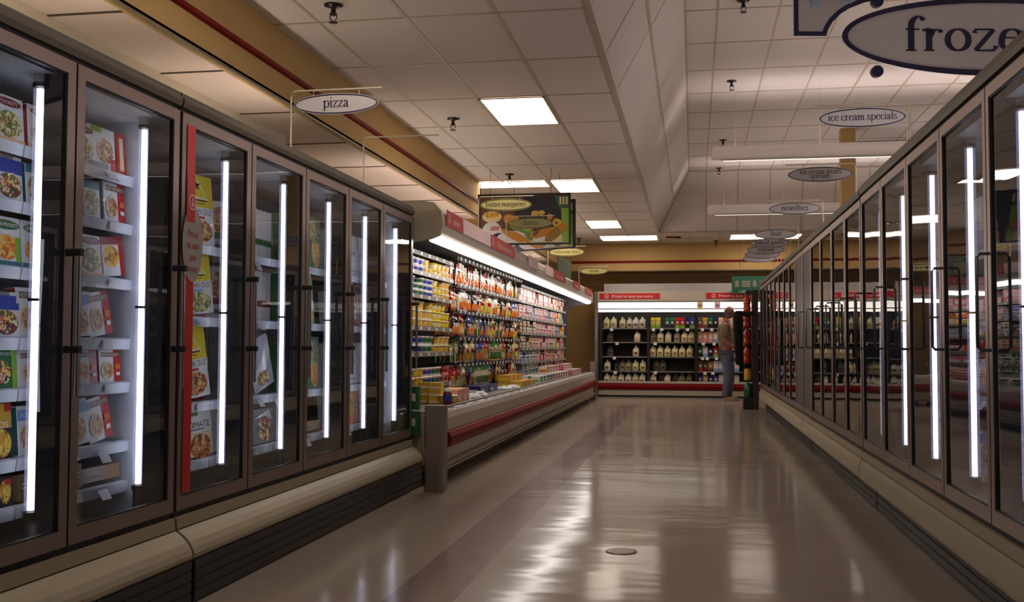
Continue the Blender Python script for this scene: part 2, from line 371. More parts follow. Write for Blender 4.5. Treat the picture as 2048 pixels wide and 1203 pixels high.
def tag(o, label=None, cat=None, group=None, kind=None):
    if label: o['label'] = label
    if cat: o['category'] = cat
    if group: o['group'] = group
    if kind: o['kind'] = kind
    return o
def struct(o): o['kind'] = 'structure'; return o
def empty(name, loc, label=None, cat=None, group=None, rz=0):
    o = bpy.data.objects.new(name, None); COL.objects.link(o); o.location = loc; o.rotation_euler = (0, 0, rz)
    return tag(o, label, cat, group)
def dup(root, loc, rot=None, label=None, group=None, scale=None):
    r = root.copy(); COL.objects.link(r); r.location = loc
    if rot is not None: r.rotation_euler = rot
    if scale is not None: r.scale = scale
    if label: r['label'] = label
    if group: r['group'] = group
    for ch in list(root.children):
        c = ch.copy(); COL.objects.link(c); c.parent = r
        for g in ch.children:
            d = g.copy(); COL.objects.link(d); d.parent = c
    return r
ORD = ['first', 'second', 'third', 'fourth', 'fifth', 'sixth', 'seventh', 'eighth', 'ninth', 'tenth', 'eleventh', 'twelfth', 'thirteenth', 'fourteenth', 'fifteenth', 'sixteenth', 'seventeenth', 'eighteenth', 'nineteenth', 'twentieth',
       'twenty-first', 'twenty-second', 'twenty-third', 'twenty-fourth', 'twenty-fifth', 'twenty-sixth', 'twenty-seventh', 'twenty-eighth', 'twenty-ninth', 'thirtieth']

# ================================================================== THE SETTING
FZ = -H
b = MB(); b.box(-4.4, 9, -6, 25, FZ-.1, FZ, 'floor_vinyl'); struct(b.build('floor'))
# low ceiling with its grid, coffer slope, raised ceiling
CZ, UZ, XS, XU, YS, YU = 2.28, 3.4, -.684, -.07, 20.8, 20.2
b = MB()
b.box(-4.4, XS, -6, 25, CZ, CZ+.04, 'tile_white'); b.box(XS, 9, YS, 25, CZ, CZ+.04, 'tile_white')
for k in range(-13, 14):
    y = 9.2+1.18*k
    if y > -6: b.box(-2.94, XS, y-.012, y+.012, CZ-.004, CZ, 'tbar')
for x in (-2.6, -1.96, -1.32): b.box(x-.012, x+.012, -6, 22.95, CZ-.005, CZ, 'tbar')
b.box(XS-.02, XS+.02, -6, YS+.02, CZ-.012, CZ, 'tbar'); b.box(XS, 9, YS-.02, YS+.02, CZ-.012, CZ, 'tbar')
b.box(XS, 9, YS+1.18, YS+1.2, CZ-.004, CZ, 'tbar')
for k in range(15): b.box(XS+k*.61, XS+k*.61+.024, YS, 22.95, CZ-.004, CZ, 'tbar')
struct(b.build('ceiling'))
b = MB()
b.box(XU, 9, -6, YU, UZ, UZ+.04, 'tile_white')
x = .26
while x < 9: b.box(x-.012, x+.012, -6, YU, UZ-.004, UZ, 'tbar'); x += .61
for k in range(-16, 7):
    y = 13.94+1.16*k
    if -6 < y < YU: b.box(XU, 9, y-.012, y+.012, UZ-.005, UZ, 'tbar')
b.poly([(XS, -6, CZ), (XS, YS, CZ), (XU, YU, UZ), (XU, -6, UZ)], 'tile_white')
b.poly([(XS, YS, CZ), (9, YS, CZ), (9, YU, UZ), (XU, YU, UZ)], 'tile_white')
b.box(XU-.015, XU+.015, -6, YU, UZ-.015, UZ, 'tbar'); b.box(XU, 9, YU-.015, YU+.015, UZ-.015, UZ, 'tbar')
b.tube([(XS, YS, CZ-.004), (XU, YU, UZ-.004)], .008, 'tbar_dark', 4)
dx, dz = XU-XS, UZ-CZ; nl = math.hypot(dx, dz); nx, nz = dz/nl*.004, -dx/nl*.004
for k in range(-12, 10):
    y = 9.2+1.18*k
    if y > -6: b.poly([(XS+nx, y-.008, CZ+nz), (XS+nx, y+.008, CZ+nz), (XU+nx, y+.008, UZ+nz), (XU+nx, y-.008, UZ+nz)], 'tbar')
b.poly([(XS+dx*.5+nx, -6, CZ+dz*.5+nz), (XS+dx*.5+nx, 20.5, CZ+dz*.5+nz), (XS+dx*.53+nx, 20.5, CZ+dz*.53+nz), (XS+dx*.53+nx, -6, CZ+dz*.53+nz)], 'tbar')
x = .26
while x < 9: b.poly([(x-.012, YS-.006, CZ), (x+.012, YS-.006, CZ), (x+.012, YU-.006, UZ), (x-.012, YU-.006, UZ)], 'tbar'); x += .61
struct(b.build('ceiling_raised'))
# dark return grille tile in the raised ceiling
b = MB(); b.box(2.5, 3.9, 17.66, 18.24, UZ-.012, UZ-.006, 'tbar_dark')
for k in range(14): b.box(2.55+k*.1, 2.57+k*.1, 17.68, 18.22, UZ-.02, UZ-.012, 'tbar')
tag(b.build('air_grille'), 'dark grey return air grille set in the raised white ceiling', 'air vent')
# soffits with their red stripe
SL, SB = 1.755, 1.66
def soffit(y0, y1, nm, tn):
    b = MB(); b.box(-2.965, -2.94, y0, y1, SL, CZ, 'wall_yellow'); b.box(-2.942, -2.915, y0, y1, SL, SL+.018, 'edge_olive'); struct(b.build(nm))
    b = MB(); b.prism([(-2.94, 1.965), (-2.915, 1.975), (-2.915, 2.005), (-2.94, 2.015)], 'y', y0, y1, 'stripe_red'); struct(b.build(tn))
soffit(-6, 14.1, 'wall_soffit_left', 'trim_1'); soffit(15.6, 23, 'wall_soffit_far_left', 'trim_2')
b = MB(); b.box(-3.9, -2.94, 14.05, 14.1, SL, CZ, 'wall_yellow'); b.box(-3.9, -3.02, 15.6, 15.65, SL, CZ, 'wall_yellow'); struct(b.build('wall_soffit_return'))
b = MB(); b.box(-4.4, 9, 22.95, 23.02, SB, CZ, 'wall_yellow'); b.box(-4.4, 9, 22.925, 22.95, SB, SB+.018, 'edge_olive'); struct(b.build('wall_soffit_back'))
b = MB(); b.prism([(22.95, 1.84), (22.925, 1.85), (22.925, 1.885), (22.95, 1.895)], 'x', -2.9, 9, 'stripe_red'); struct(b.build('trim_3'))
# lower ceilings under the soffits
b = MB(); b.box(-4.4, -2.94, -6, 14.05, SL+.02, SL+.05, 'tile_cream'); b.box(-4.4, -2.94, 15.65, 23, SL+.02, SL+.05, 'tile_cream')
for k in range(-9, 15):
    y = 4.97+1.2*k
    if not 14 < y < 15.7 and y < 23: b.box(-3.9, -2.95, y-.01, y+.01, SL+.014, SL+.02, 'tbar_dark')
struct(b.build('ceiling_lower_left'))
b = MB(); b.box(-4.4, 9, 23.02, 25, SB+.02, SB+.05, 'tile_cream')
for k in range(8): b.box(-2+k*1.2, -1.98+k*1.2, 23.02, 24, SB+.014, SB+.02, 'tbar_dark')
struct(b.build('ceiling_lower_back'))
b = MB(); b.box(-4.3, -3.9, -6, 25, FZ, CZ, 'wall_beige'); struct(b.build('wall_left'))
b = MB(); b.box(-3.9, -3.43, -6, 7.52, 1.0, SL+.02, 'wall_cream'); b.box(-3.9, -3.415, 7.52, 8.22, 1.0, SL+.02, 'wall_cream'); struct(b.build('wall_bulkhead'))
b = MB(); b.box(-3.9, 9, 24, 24.2, FZ, SB+.03, 'wall_yellow'); struct(b.build('wall_back'))
b = MB(); b.box(9, 9.2, -6, 25, FZ, UZ, 'wall_beige'); struct(b.build('wall_right'))
b = MB(); b.box(-4.4, 9, -6.2, -6, FZ, UZ, 'wall_beige'); struct(b.build('wall_near'))
b = MB(); b.box(2.28, 2.5, 16.55, 16.75, FZ, UZ, 'wall_yellow'); struct(b.build('column'))

# ================================================================== CEILING LIGHTS
def ceiling_light(x0, x1, y0, y1, label):
    e = empty('ceiling_light', ((x0+x1)/2, (y0+y1)/2, CZ), label, 'ceiling light', 'recessed ceiling light panels')
    b = MB(); t = .02
    for q in ((x0, x1, y0, y0+t), (x0, x1, y1-t, y1), (x0, x0+t, y0, y1), (x1-t, x1, y0, y1)): b.box(*q, CZ-.014, CZ-.0055, 'tbar')
    b.build('frame', e)
    b = MB(); b.poly([(x0+t, y0+t, CZ-.009), (x0+t, y1-t, CZ-.009), (x1-t, y1-t, CZ-.009), (x1-t, y0+t, CZ-.009)], 'panel_glow'); b.build('diffuser', e)
ceiling_light(-1.95, -1.33, 9.21, 10.37, 'nearest square-looking bright ceiling panel, above the dairy case')
ceiling_light(-1.95, -1.33, 13.93, 15.09, 'second bright ceiling panel, just past the picture banner')
ceiling_light(-1.95, -1.33, 18.65, 19.81, 'small bright ceiling panel, third along the dairy case row')
ceiling_light(-3.2, -1.99, 13.95, 14.5, 'wide thin bright ceiling panel above the picture banner')
ceiling_light(-1.93, -.72, 21.35, 22.2, 'wide thin bright ceiling panel closest to the back wall soffit')
ceiling_light(.76, 2.2, 21.45, 22.3, 'bright ceiling panel partly behind the fruit sign')
ceiling_light(-1.95, -1.33, 4.49, 5.65, 'unseen added bright ceiling panel overhead in line with the pizza sign')  # unseen panels, this and next two: row extended overhead for added light
ceiling_light(-1.95, -1.33, -4.95, -3.79, 'unseen bright ceiling panel added behind the viewer')
ceiling_light(-1.95, -1.33, -.23, .93, 'unseen added bright ceiling panel overhead near the first freezer doors')
# pendant linear fixtures in the raised ceiling
def pendant(y, x0, label, z=2.5, n=4):
    e = empty('pendant_light', (x0, y, z), label, 'pendant light', 'long pendant tube lights')
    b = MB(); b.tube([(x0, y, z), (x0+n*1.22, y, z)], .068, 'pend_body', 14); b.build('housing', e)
    b = MB(); b.box(x0+.05, x0+n*1.22-.05, y-.034, y+.034, z+.0665, z+.074, 'pend_glow'); b.build('upper_lamp', e)
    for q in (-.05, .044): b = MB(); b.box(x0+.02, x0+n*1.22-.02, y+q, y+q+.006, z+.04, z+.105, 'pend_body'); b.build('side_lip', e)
    b = MB(); b.box(x0+.12, x0+n*1.22-.1, y-.04, y+.04, z-.082, z-.064, 'cabinet_white'); b.box(x0+.14, x0+n*1.22-.12, y-.015, y+.015, z-.086, z-.0821, 'backlit_white'); b.build('louvre', e)
    for k in range(n+1):
        b = MB(); b.tube([(x0+.3+k*(n*1.22-.6)/n, y, z+.06), (x0+.3+k*(n*1.22-.6)/n, y, UZ)], .0015, 'tbar', 4); b.build('hanger', e)
pendant(13.63, .25, 'long white pendant tube light, nearer one beside the yellow column')
pendant(19.3, .27, 'long white pendant tube light, farther one behind the novelties sign')
for k_, y_ in enumerate((8.0, 10.8, 12.9, 16.0)): pendant(y_, 3.4, 'unseen pendant tube light added above the next aisle, %s one' % ORD[k_], 1.9, 4)  # hidden behind the freezers, added to spread light over the raised ceiling
pendant(4.6, .2, 'unseen pendant tube light added overhead, before the frozen sign')  # from here on out of view, added to light ceiling and sign fronts
pendant(-1.0, .2, 'unseen pendant tube light added overhead at the viewer', 2.2)
pendant(-3.6, .2, 'unseen pendant tube light added behind the viewer')
pendant(2.0, .2, 'unseen pendant tube light added over the shopper end of the aisle')
# sprinkler heads
def sprinkler():
    b = MB(); b.lathe([(.045, 0), (.045, -.006), (.02, -.012), (.012, -.016), (.012, -.04), (.018, -.042), (.018, -.05), (.006, -.052)], 'dark_metal', 14)
    for sgn in (-1, 1): b.tube([(sgn*.014, 0, -.045), (sgn*.018, 0, -.065), (0, 0, -.085)], .003, 'dark_metal', 5)
    b.lathe([(.004, -.082), (.022, -.085), (.022, -.088), (.004, -.089)], 'dark_metal', 12)
    return b.build('sprinkler_head')
sp = sprinkler()
tag(sp, 'dark pendent sprinkler head in the ceiling nearest the yellow soffit top', 'sprinkler', 'sprinkler heads'); sp.location = (-2.37, 6.5, CZ); sp.scale = (1.4,)*3
for p, lb in (((-2.37, 10, CZ), 'dark sprinkler head left of the nearest bright ceiling panel'), ((-2.4, 13.4, CZ), 'dark sprinkler head just above the picture banner'),
              ((-2.38, 21.7, CZ), 'dark sprinkler head right of the picture banner'), ((.5, 22.6, CZ), 'dark sprinkler head near the back soffit, left of the fruit sign'),
              ((.5, 10.22, UZ), 'dark sprinkler head at the top of the raised ceiling'), ((.5, 13.35, UZ), 'dark sprinkler head left of the ice cream specials sign'),
              ((.5, 17.2, UZ), 'dark sprinkler head above the nearer pendant tube light'), ((.5, 19.9, UZ), 'dark sprinkler head below the nearer pendant tube light')):
    dup(sp, p, None, lb, 'sprinkler heads')
b = MB(); b.box(-.2, .05, -.03, .03, -.03, 0, 'stripe_red'); b.lathe([(.05, -.04), (.06, -.02), (.02, 0)], 'stripe_red', 10, (.06, 0, 0)); o = b.build('alarm_horn'); o.location = (-.35, 21.6, CZ)
tag(o, 'small red alarm fitting on the ceiling by the coffer corner', 'alarm')

# ================================================================== GLASS-DOOR FREEZER RUNS
DT, DB = 1.04, -.735
def freezer(side, X0, ys, label, levels, lit=None, top=DT, bot=DB, glassm='door_glass_left', pros=.10, special=None):
    """one freezer cabinet: ys = door seams; side -1 left wall, +1 right wall"""
    o = -side
    def X(d): return X0-o*d            # d metres behind the face
    y0, y1 = ys[0], ys[-1]
    e = empty('glass_door_freezer', (X(.4), (y0+y1)/2, FZ), label, 'freezer')
    b = MB()   # shell
    b.box(X(.95), X(.91), y0, y1, -.93, 1.1, 'liner'); b.box(X(.02), X(.95), y0, y1, 1.07, 1.1, 'cabinet_beige'); b.box(X(.03), X(.91), y0, y1, -.80, -.76, 'liner')
    b.box(X(.04), X(.91), y0, y0+.02, -.8, 1.07, 'liner'); b.box(X(.04), X(.91), y1-.02, y1, -.8, 1.07, 'liner')
    b.box(X(.06), X(.45), y0+.02, y1-.02, .985, 1.0, 'liner')
    b.build('cabinet_shell', e)
    b = MB()   # header
    b.prism([(X(.03), top+.01), (X(-.005), top+.012), (X(-.012), top+.035), (X(-.012), top+.05), (X(.0), top+.058), (X(.0), top+.075), (X(.03), top+.085)][::o], 'y', y0, y1, 'header_olive')
    b.build('header_trim', e)
    b = MB(); b.box(X(.012), X(.03), y0, y1, top-.008, top+.02, 'black'); b.build('upper_seal', e)
    b = MB(); b.box(X(.012), X(.03), y0, y1, bot-.03, bot+.006, 'black'); b.build('lower_seal', e)
    b = MB()
    b.prism([(X(.02), bot-.022), (X(-.006), bot-.02), (X(-.012), bot-.07), (X(.02), bot-.075)][::o], 'y', y0+.002, y1-.002, 'cabinet_beige')
    b.box(X(.02), X(.9), y0, y1, -.93, bot-.03, 'cabinet_beige')
    b.build('lower_panel', e)
    b = MB()
    P = [(X(.02), bot-.074), (X(-.014), bot-.076)]+[(X(-.014-pros*f), bot-h_) for f, h_ in ((.3, .098), (.55, .123), (.72, .15), (.8, .172), (.8, .188), (.68, .202), (.4, .209))]+[(X(.02), bot-.21)]
    b.prism(P[::o], 'y', y0+.003, y1-.003, 'bumper_beige', smooth=False); b.build('bumper', e)
    b = MB(); P = [(X(.02), bot-.20)]
    kx = pros-.005 if side < 0 else -.085
    for k in range(4):
        z = -.935-k*.046; P += [(X(-kx), z), (X(-kx), z-.034), (X(-kx+.006), z-.036), (X(-kx+.006), z-.044)]
    P += [(X(-kx), FZ), (X(.3), FZ), (X(.3), bot-.2)]
    b.prism(P[::o], 'y', y0+.01, y1-.01, 'kick_dark'); b.build('kick_plate', e)
    # mullions and tubes
    for i, y in enumerate(ys):
        yy = min(max(y, y0+.045), y1-.045)
        b = MB(); b.box(X(.02), X(.10), yy-.045, yy+.045, bot, top, 'mullion_dark'); mu = b.build('mullion', e)
        if lit is None or i in lit:
            yt = yy-.028
            b = MB(); b.tube([(X(.128), yt, -.60), (X(.128), yt, .935)], .0125, 'tube_glow', 8); tb = b.build('light_tube', e)
            b = MB(); b.tube([(X(.128), yt, -.60), (X(.128), yt, .935)], .024, 'tube_lens', 10, caps=False); b.build('lens', tb)
            for z0, z1 in ((.155, .165), (-.625, -.605), (.94, .955)):
                b = MB(); b.tube([(X(.128), yt, z0), (X(.128), yt, z1)], .0275, 'black', 10); b.build('tube_clip', tb)
            b = MB(); b.tube([(X(.128), yt, .956), (X(.128), yt, 1.02)], .025, 'liner', 10); b.build('end_cap', tb)
            b = MB(); b.tube([(X(.128), yt, -.626), (X(.128), yt, -.70)], .022, 'liner_dark', 10); b.build('end_cap', tb)
    # shelves per bay, doors
    for i in range(len(ys)-1):
        a, c = ys[i]+(.02 if i == 0 else .004), ys[i+1]-(.02 if i == len(ys)-2 else .004)
        lv = levels[i] if isinstance(levels[0], (list, tuple)) else levels
        for z in lv:
            b = MB(); b.box(X(.225), X(.88), a, c, z+.004, z+.016, 'shelf_white'); s_ = b.build('shelf', e)
            b = MB(); b.prism([(X(.225), z-.022), (X(.212), z-.026), (X(.206), z+.018), (X(.225), z+.024)][::o], 'y', a, c, 'shelf_white'); b.build('price_rail', s_)
            for k in range(3):
                yy = a+.1+k*.23+random.uniform(-.04, .04); q = .001
                b = MB(); dz = random.uniform(.0, .03) if random.random() < .5 else 0
                w2 = .035; t0 = z+.014-dz; t1 = z-.022-dz*1.5
                b.poly([(X(.2035), yy-w2, t0), (X(.2035), yy+w2, t0), (X(.199+(-.02 if dz else 0)), yy+w2, t1), (X(.199+(-.02 if dz else 0)), yy-w2, t1)], 'paper')
                b.box(X(.2028), X(.2032), yy-w2+.004, yy-w2+.02, z-.012, z+.01, 'promo_red') if not dz else b.box(X(.2), X(.2+.0004), yy-.02, yy+.024, t1+.012, t1+.016, 'ink')
                b.build('price_tag', s_)
        ya, yb = ys[i]+.006, ys[i+1]-.006; fwd = .048 if side < 0 else .04; t = -.0
        b = MB()
        for (p, q, r_, s2) in ((ya, yb, top-.058, top-.008), (ya, yb, bot+.006, bot+.066), (ya, ya+fwd, bot+.066, top-.058), (yb-fwd, yb, bot+.066, top-.058)):
            b.box(X(-.002), X(.022), p, q, r_, s2, 'door_metal')
        g = .006
        for (p, q, r_, s2) in ((ya+fwd, yb-fwd, top-.058-g, top-.058), (ya+fwd, yb-fwd, bot+.066, bot+.066+g), (ya+fwd, ya+fwd+g, bot+.066, top-.058), (yb-fwd-g, yb-fwd, bot+.066, top-.058)):
            b.box(X(.002), X(.018), p, q, r_, s2, 'black')
        d = b.build('door', e)
        # pane, slightly domed as sealed units are
        gy0, gy1, gz0, gz1 = ya+fwd+.002, yb-fwd-.002, bot+.068, top-.06
        ny, nz_ = 8, 8; sag = .0012 if side < 0 else .0022; V = []; F = []
        for j in range(nz_+1):
            for k in range(ny+1):
                u = k/ny*2-1; v = j/nz_*2-1
                V.append((X(.009+sag*(1-u*u)*(.35+.65*(1-v*v))), gy0+(gy1-gy0)*k/ny, gz0+(gz1-gz0)*j/nz_))
        for j in range(nz_):
            for k in range(ny):
                q = j*(ny+1)+k; F.append((q, q+1, q+ny+2, q+ny+1)[::o])
        fr = special and special.get(i) == 'frost'
        b = MB(); b.add(V, F, glassm, True); b.build('glass_pane', d)
        if fr:
            b = MB(); b.add([(v[0]+o*.006, v[1], v[2]) for v in V], F, 'frosted', True); b.build('frosted_film', d)
        # handle at the far edge of the door
        yh = yb-.03; r_ = .009; ho = .045
        b = MB()
        if side < 0:
            b.tube([(X(-ho), yh, -.19), (X(-ho), yh, .345)], .0095, 'chrome', 10)
            for z in (-.02, .33): b.cbox(X(-.06), X(.0), yh-.012, yh+.012, z-.013, z+.013, 'dark_metal', .005, 'x') if o > 0 else None
        else:
            b.tube([(X(0), yh, .37), (X(-.04), yh, .37), (X(-.052), yh, .355), (X(-.052), yh, .0), (X(-.04), yh, -.012), (X(0), yh, -.012)], .0065, 'handle_metal', 8)
        b.build('handle', d)
    return e
LV12 = [.717, .505, .262, .003, -.185, -.44, -.615]
LV3 = [.484, .117, -.31, -.60]
yl = [4.16-.76*k for k in range(5, -1, -1)]
yl = [1.12, 1.88, 2.65, 3.41, 4.185]
freezer(-1, -2.23, yl, 'glass-door freezer nearest the viewer on the left, holding stuffed sandwich boxes', [LV3, LV12, LV12, LV12])
yl2 = [4.2, 4.935, 5.69, 6.45, 7.21, 8.03]
F2 = freezer(-1, -2.23, yl2, 'glass-door pizza freezer on the left under the pizza sign', LV3)
pr_ = .78
yr = [7.48-pr_*k for k in range(5, -1, -1)]
freezer(1, 1.16, [yr[0]-pr_*4, yr[0]-pr_*3, yr[0]-pr_*2, yr[0]-pr_, yr[0]-.02], 'glass-door freezer on the right, closest and mostly outside the frame', LV3, top=DT+.01, bot=-.704, glassm='door_glass_right', pros=.02)
freezer(1, 1.16, yr, 'tall glass-door freezer on the right with four bright light tubes', [[.45, .1, -.26, -.62]]*5, top=DT+.01, bot=-.704, glassm='door_glass_right', pros=.02, lit=[0, 1, 2, 3, 4, 5])
ya_ = [7.5+pr_*k for k in range(6)]
freezer(1, 1.16, ya_, 'dark glass-door freezer on the right, middle of the run, with one frosted door', LV3, top=DT, bot=-.704, glassm='door_glass_right', pros=.02, lit=[1, 2], special={4: 'frost'})
yb_ = [11.42+pr_*k for k in range(6)]
freezer(1, 1.16, yb_, 'glass-door freezer on the right between the frosted door and the end of the run', LV3, top=DT, bot=-.704, glassm='door_glass_right', pros=.02, lit=[], special={0: 'frost'})
yc_ = [15.34+.79*k for k in range(5)]
freezer(1, 1.16, yc_, 'glass-door freezer on the right, farthest, beside the orange bottle rack', LV3, top=DT, bot=-.704, glassm='door_glass_right', pros=.02, lit=[])

# strip lamps lying on top of the cases, washing the lower ceiling
def cove(x, y0, y1, z, lb, glow='cove_glow'):
    n = max(1, int(round((y1-y0)/1.22))); L = (y1-y0)/n
    for k in range(n):
        a, c = y0+k*L, y0+(k+1)*L-.14
        e = empty('strip_lamp', (x, (a+c)/2, z), '%s, %s one' % (lb, ORD[k]), 'strip light', 'strip lamps on top of the cases')
        b = MB(); b.box(x-.05, x+.05, a, c, z, z+.05, 'cabinet_white'); b.build('batten', e)
        b = MB(); b.tube([(x, a+.03, z+.07), (x, c-.03, z+.07)], .016, glow, 8); b.build('tube', e)
cove(-2.98, 1.6, 5.0, 1.105, 'strip lamp on top of the nearest left freezers')
cove(-2.98, 5.9, 7.3, 1.105, 'strip lamp on top of the left freezers, farther group')
cove(-2.95, 9.3, 13.9, 1.17, 'strip lamp on top of the near half of the dairy case')
cove(-2.95, 15.9, 20.9, 1.17, 'strip lamp on top of the far half of the dairy case')
for a_, c_, nm_ in ((1.5, 6.3, 'nearest'), (8.2, 12.6, 'middle'), (15.6, 18.2, 'farthest')): cove(1.8, a_, c_, 1.14, 'unseen strip lamp added on top of the right freezers, %s group' % nm_, 'added_strip_glow')  # unseen lamps added to brighten the raised ceiling and the signs
# promo strip with logo on the glass of the third door at left
def logo(b, cx, cz, r, y, ink, n=20):
    b.ring(cx, cz, r, r, r*.16, y, ink, n)
    b.rect(cx-r*.1, cz-r*.25, cx+r*.1, cz+r*.6, y, ink)
    b.poly([(cx-r*.5, y, cz-.05*r), (cx, y, cz-r*.65), (cx+r*.5, y, cz-.05*r), (cx, y, cz-r*.3)], ink)
door3 = [c for c in F2.children if c.name.split('.')[0] == 'door'][0]
b = MB(); b.T = Matrix.Rotation(pi/2, 4, 'Z')
b.rect(0, -.655, .075, .985, 0, 'promo_red'); b.ell(.06, .30+.15, .095, .17, -.0012, 'sign_grey', 32); b.rect(.0, .55, .075, .76, -.0018, 'promo_red'); logo(b, .052, .64, .036, -.0026, 'promo_pink')
for k, tx in enumerate(('Priced', 'to save', 'you', 'more')): b.text(tx, .062, .50-k*.052, .034, -.0028, 'promo_red', .8)
o = b.build('promo_strip', door3); o.location = Vector((-2.224, 4.245, 0)); o['label'] = 'red promotional strip with a grey oval'

# ================================================================== OPEN DAIRY CASE (left, past the freezers)
CY0, CY1 = 8.2, 21.25
e = empty('open_dairy_case', (-2.5, (CY0+CY1)/2, FZ), 'long open multi-shelf dairy case with red bumper along the left aisle', 'refrigerated case')
DC = e
b = MB(); b.box(-3.18, -3.1, CY0, CY1, -.9, 1.1, 'liner_dark'); b.box(-3.1, -2.12, CY0, CY1, 1.03, 1.06, 'liner_dark'); b.box(-3.1, -2.14, CY0, CY1, -.9, -.62, 'liner_dark'); b.build('cabinet_shell', e)
P = [(-3.1, 1.06), (-3.1, 1.14), (-2.2, 1.165), (-2.1, 1.15), (-2.05, 1.10), (-2.035, 1.03), (-2.045, .93), (-2.07, .915), (-2.12, .93), (-2.14, 1.03)]
b = MB(); b.prism(P, 'y', CY0, CY1, 'cabinet_white'); b.build('canopy', e)
b = MB(); b.prism([(-2.075, .912), (-2.085, .872), (-2.15, .86), (-2.17, .93)], 'y', CY0+.06, CY1-.08, 'canopy_glow'); b.build('canopy_lamp', e)
for nm, y in (('near', CY0-.045), ('far', CY1)):
    b = MB(); b.prism([(-3.2, FZ+.1), (-3.2, 1.19), (-2.2, 1.19), (-2.09, 1.17), (-2.03, 1.10), (-2.015, 1.0), (-2.04, .90), (-2.12, .87), (-2.55, .80), (-2.62, -.45), (-2.05, -.60), (-2.05, -.95), (-2.15, -1.0), (-2.2, FZ+.1)], 'y', y, y+.045, 'wall_cream' if nm == 'near' else 'frosted'); b.build('end_panel', e)
b = MB(); P = [(-2.14, -.60), (-2.05, -.545), (-2.015, -.55), (-2.0, -.60), (-1.99, -.70), (-2.02, -.72), (-2.02, -.86), (-2.03, -.98), (-2.06, -1.0), (-2.02, -1.012), (-2.02, -1.03), (-2.12, -1.045), (-2.14, -.95)]
b.prism(P, 'y', CY0+.05, CY1-.05, 'cabinet_white'); b.build('front_panel', e)
b = MB(); b.prism([(-2.02, -.70), (-1.975, -.71), (-1.955, -.75), (-1.955, -.79), (-1.975, -.83), (-2.02, -.85)], 'y', CY0+.05, CY1-.05, 'stripe_red'); b.build('bumper', e)
b = MB(); b.prism([(-2.02, -.955), (-1.985, -.965), (-1.985, -.985), (-2.02, -1.0)], 'y', CY0+.05, CY1-.05, 'bumper_beige'); b.build('lower_rail', e)
b = MB(); b.box(-2.9, -2.13, CY0+.05, CY1-.05, FZ, -.95, 'kick_dark'); b.build('kick_plate', e)
b = MB()
for k in range(26): b.box(-2.08, -2.03, CY0+.1+k*.5, CY0+.12+k*.5+.3, -.546, -.538, 'shelf_white')
b.box(-2.17, -2.13, CY0+.05, CY1-.05, -.6, -.535, 'rail_grey'); b.build('air_grille', e)
# promo signs along the canopy; the pinkish white strips are painted reflections
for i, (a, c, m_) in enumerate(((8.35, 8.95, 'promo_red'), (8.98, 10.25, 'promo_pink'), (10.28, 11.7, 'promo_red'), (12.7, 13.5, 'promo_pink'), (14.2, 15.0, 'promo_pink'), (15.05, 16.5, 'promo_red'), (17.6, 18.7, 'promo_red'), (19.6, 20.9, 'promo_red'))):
    b = MB(); b.T = Matrix.Rotation(pi/2, 4, 'Z')
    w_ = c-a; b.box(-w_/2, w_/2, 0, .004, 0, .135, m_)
    if m_ == 'promo_red':
        logo(b, -w_/2+.1, .068, .04, -.001, 'white_ink'); b.text('Priced to save you more', .06, .066, .06, -.001, 'white_ink', min(1, (w_-.3)/1.0))
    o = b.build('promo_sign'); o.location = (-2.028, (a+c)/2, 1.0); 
    tag(o, '%s strip on the dairy canopy, %s from the near end' % ('red lettered promotional' if m_ == 'promo_red' else 'pinkish white painted-reflection', ORD[i]), 'sign', 'promotional strips on the dairy canopy')
# metal corner posts
def post(x, y, lb):
    b = MB(); b.cbox(x-.075, x+.075, y-.07, y+.07, FZ, -.462, 'steel', .018); b.box(x+.045, x+.0765, y-.0712, y+.0712, FZ+.01, -.47, 'rail_grey')
    o = b.build('bumper_post'); tag(o, lb, 'post')
post(-1.958, 7.74, 'square brushed-metal corner post at the near end of the dairy case')
b = MB(); b.cbox(-2.12, -1.98, 21.32, 21.46, FZ, -.33, 'steel', .018); tag(b.build('bumper_post'), 'dark metal corner post at the far end of the dairy case', 'post')
# hose and green crates tucked between the runs
b = MB(); b.tube([(-2.17, 8.10, -.55), (-2.155, 8.09, -.7), (-2.16, 8.10, -.80), (-2.13, 8.08, -.9), (-2.15, 8.09, -1.0), (-2.2, 8.1, -1.04)], .012, 'cabinet_beige', 8)
tag(b.build('drain_hose'), 'thin cream drain hose hanging between freezer and dairy case', 'hose')
for k in range(2):
    b = MB(); z = -.72+k*.2; b.cbox(-2.35, -2.185, 8.06, 8.15, z, z+.185, 'p_green', .015); b.box(-2.32, -2.21, 8.057, 8.0605, z+.07, z+.13, 'p_white')
    tag(b.build('soda_carton'), 'green carton behind the metal corner post, %s one' % ('lower', 'upper')[k], 'carton', 'green cartons by the corner post')

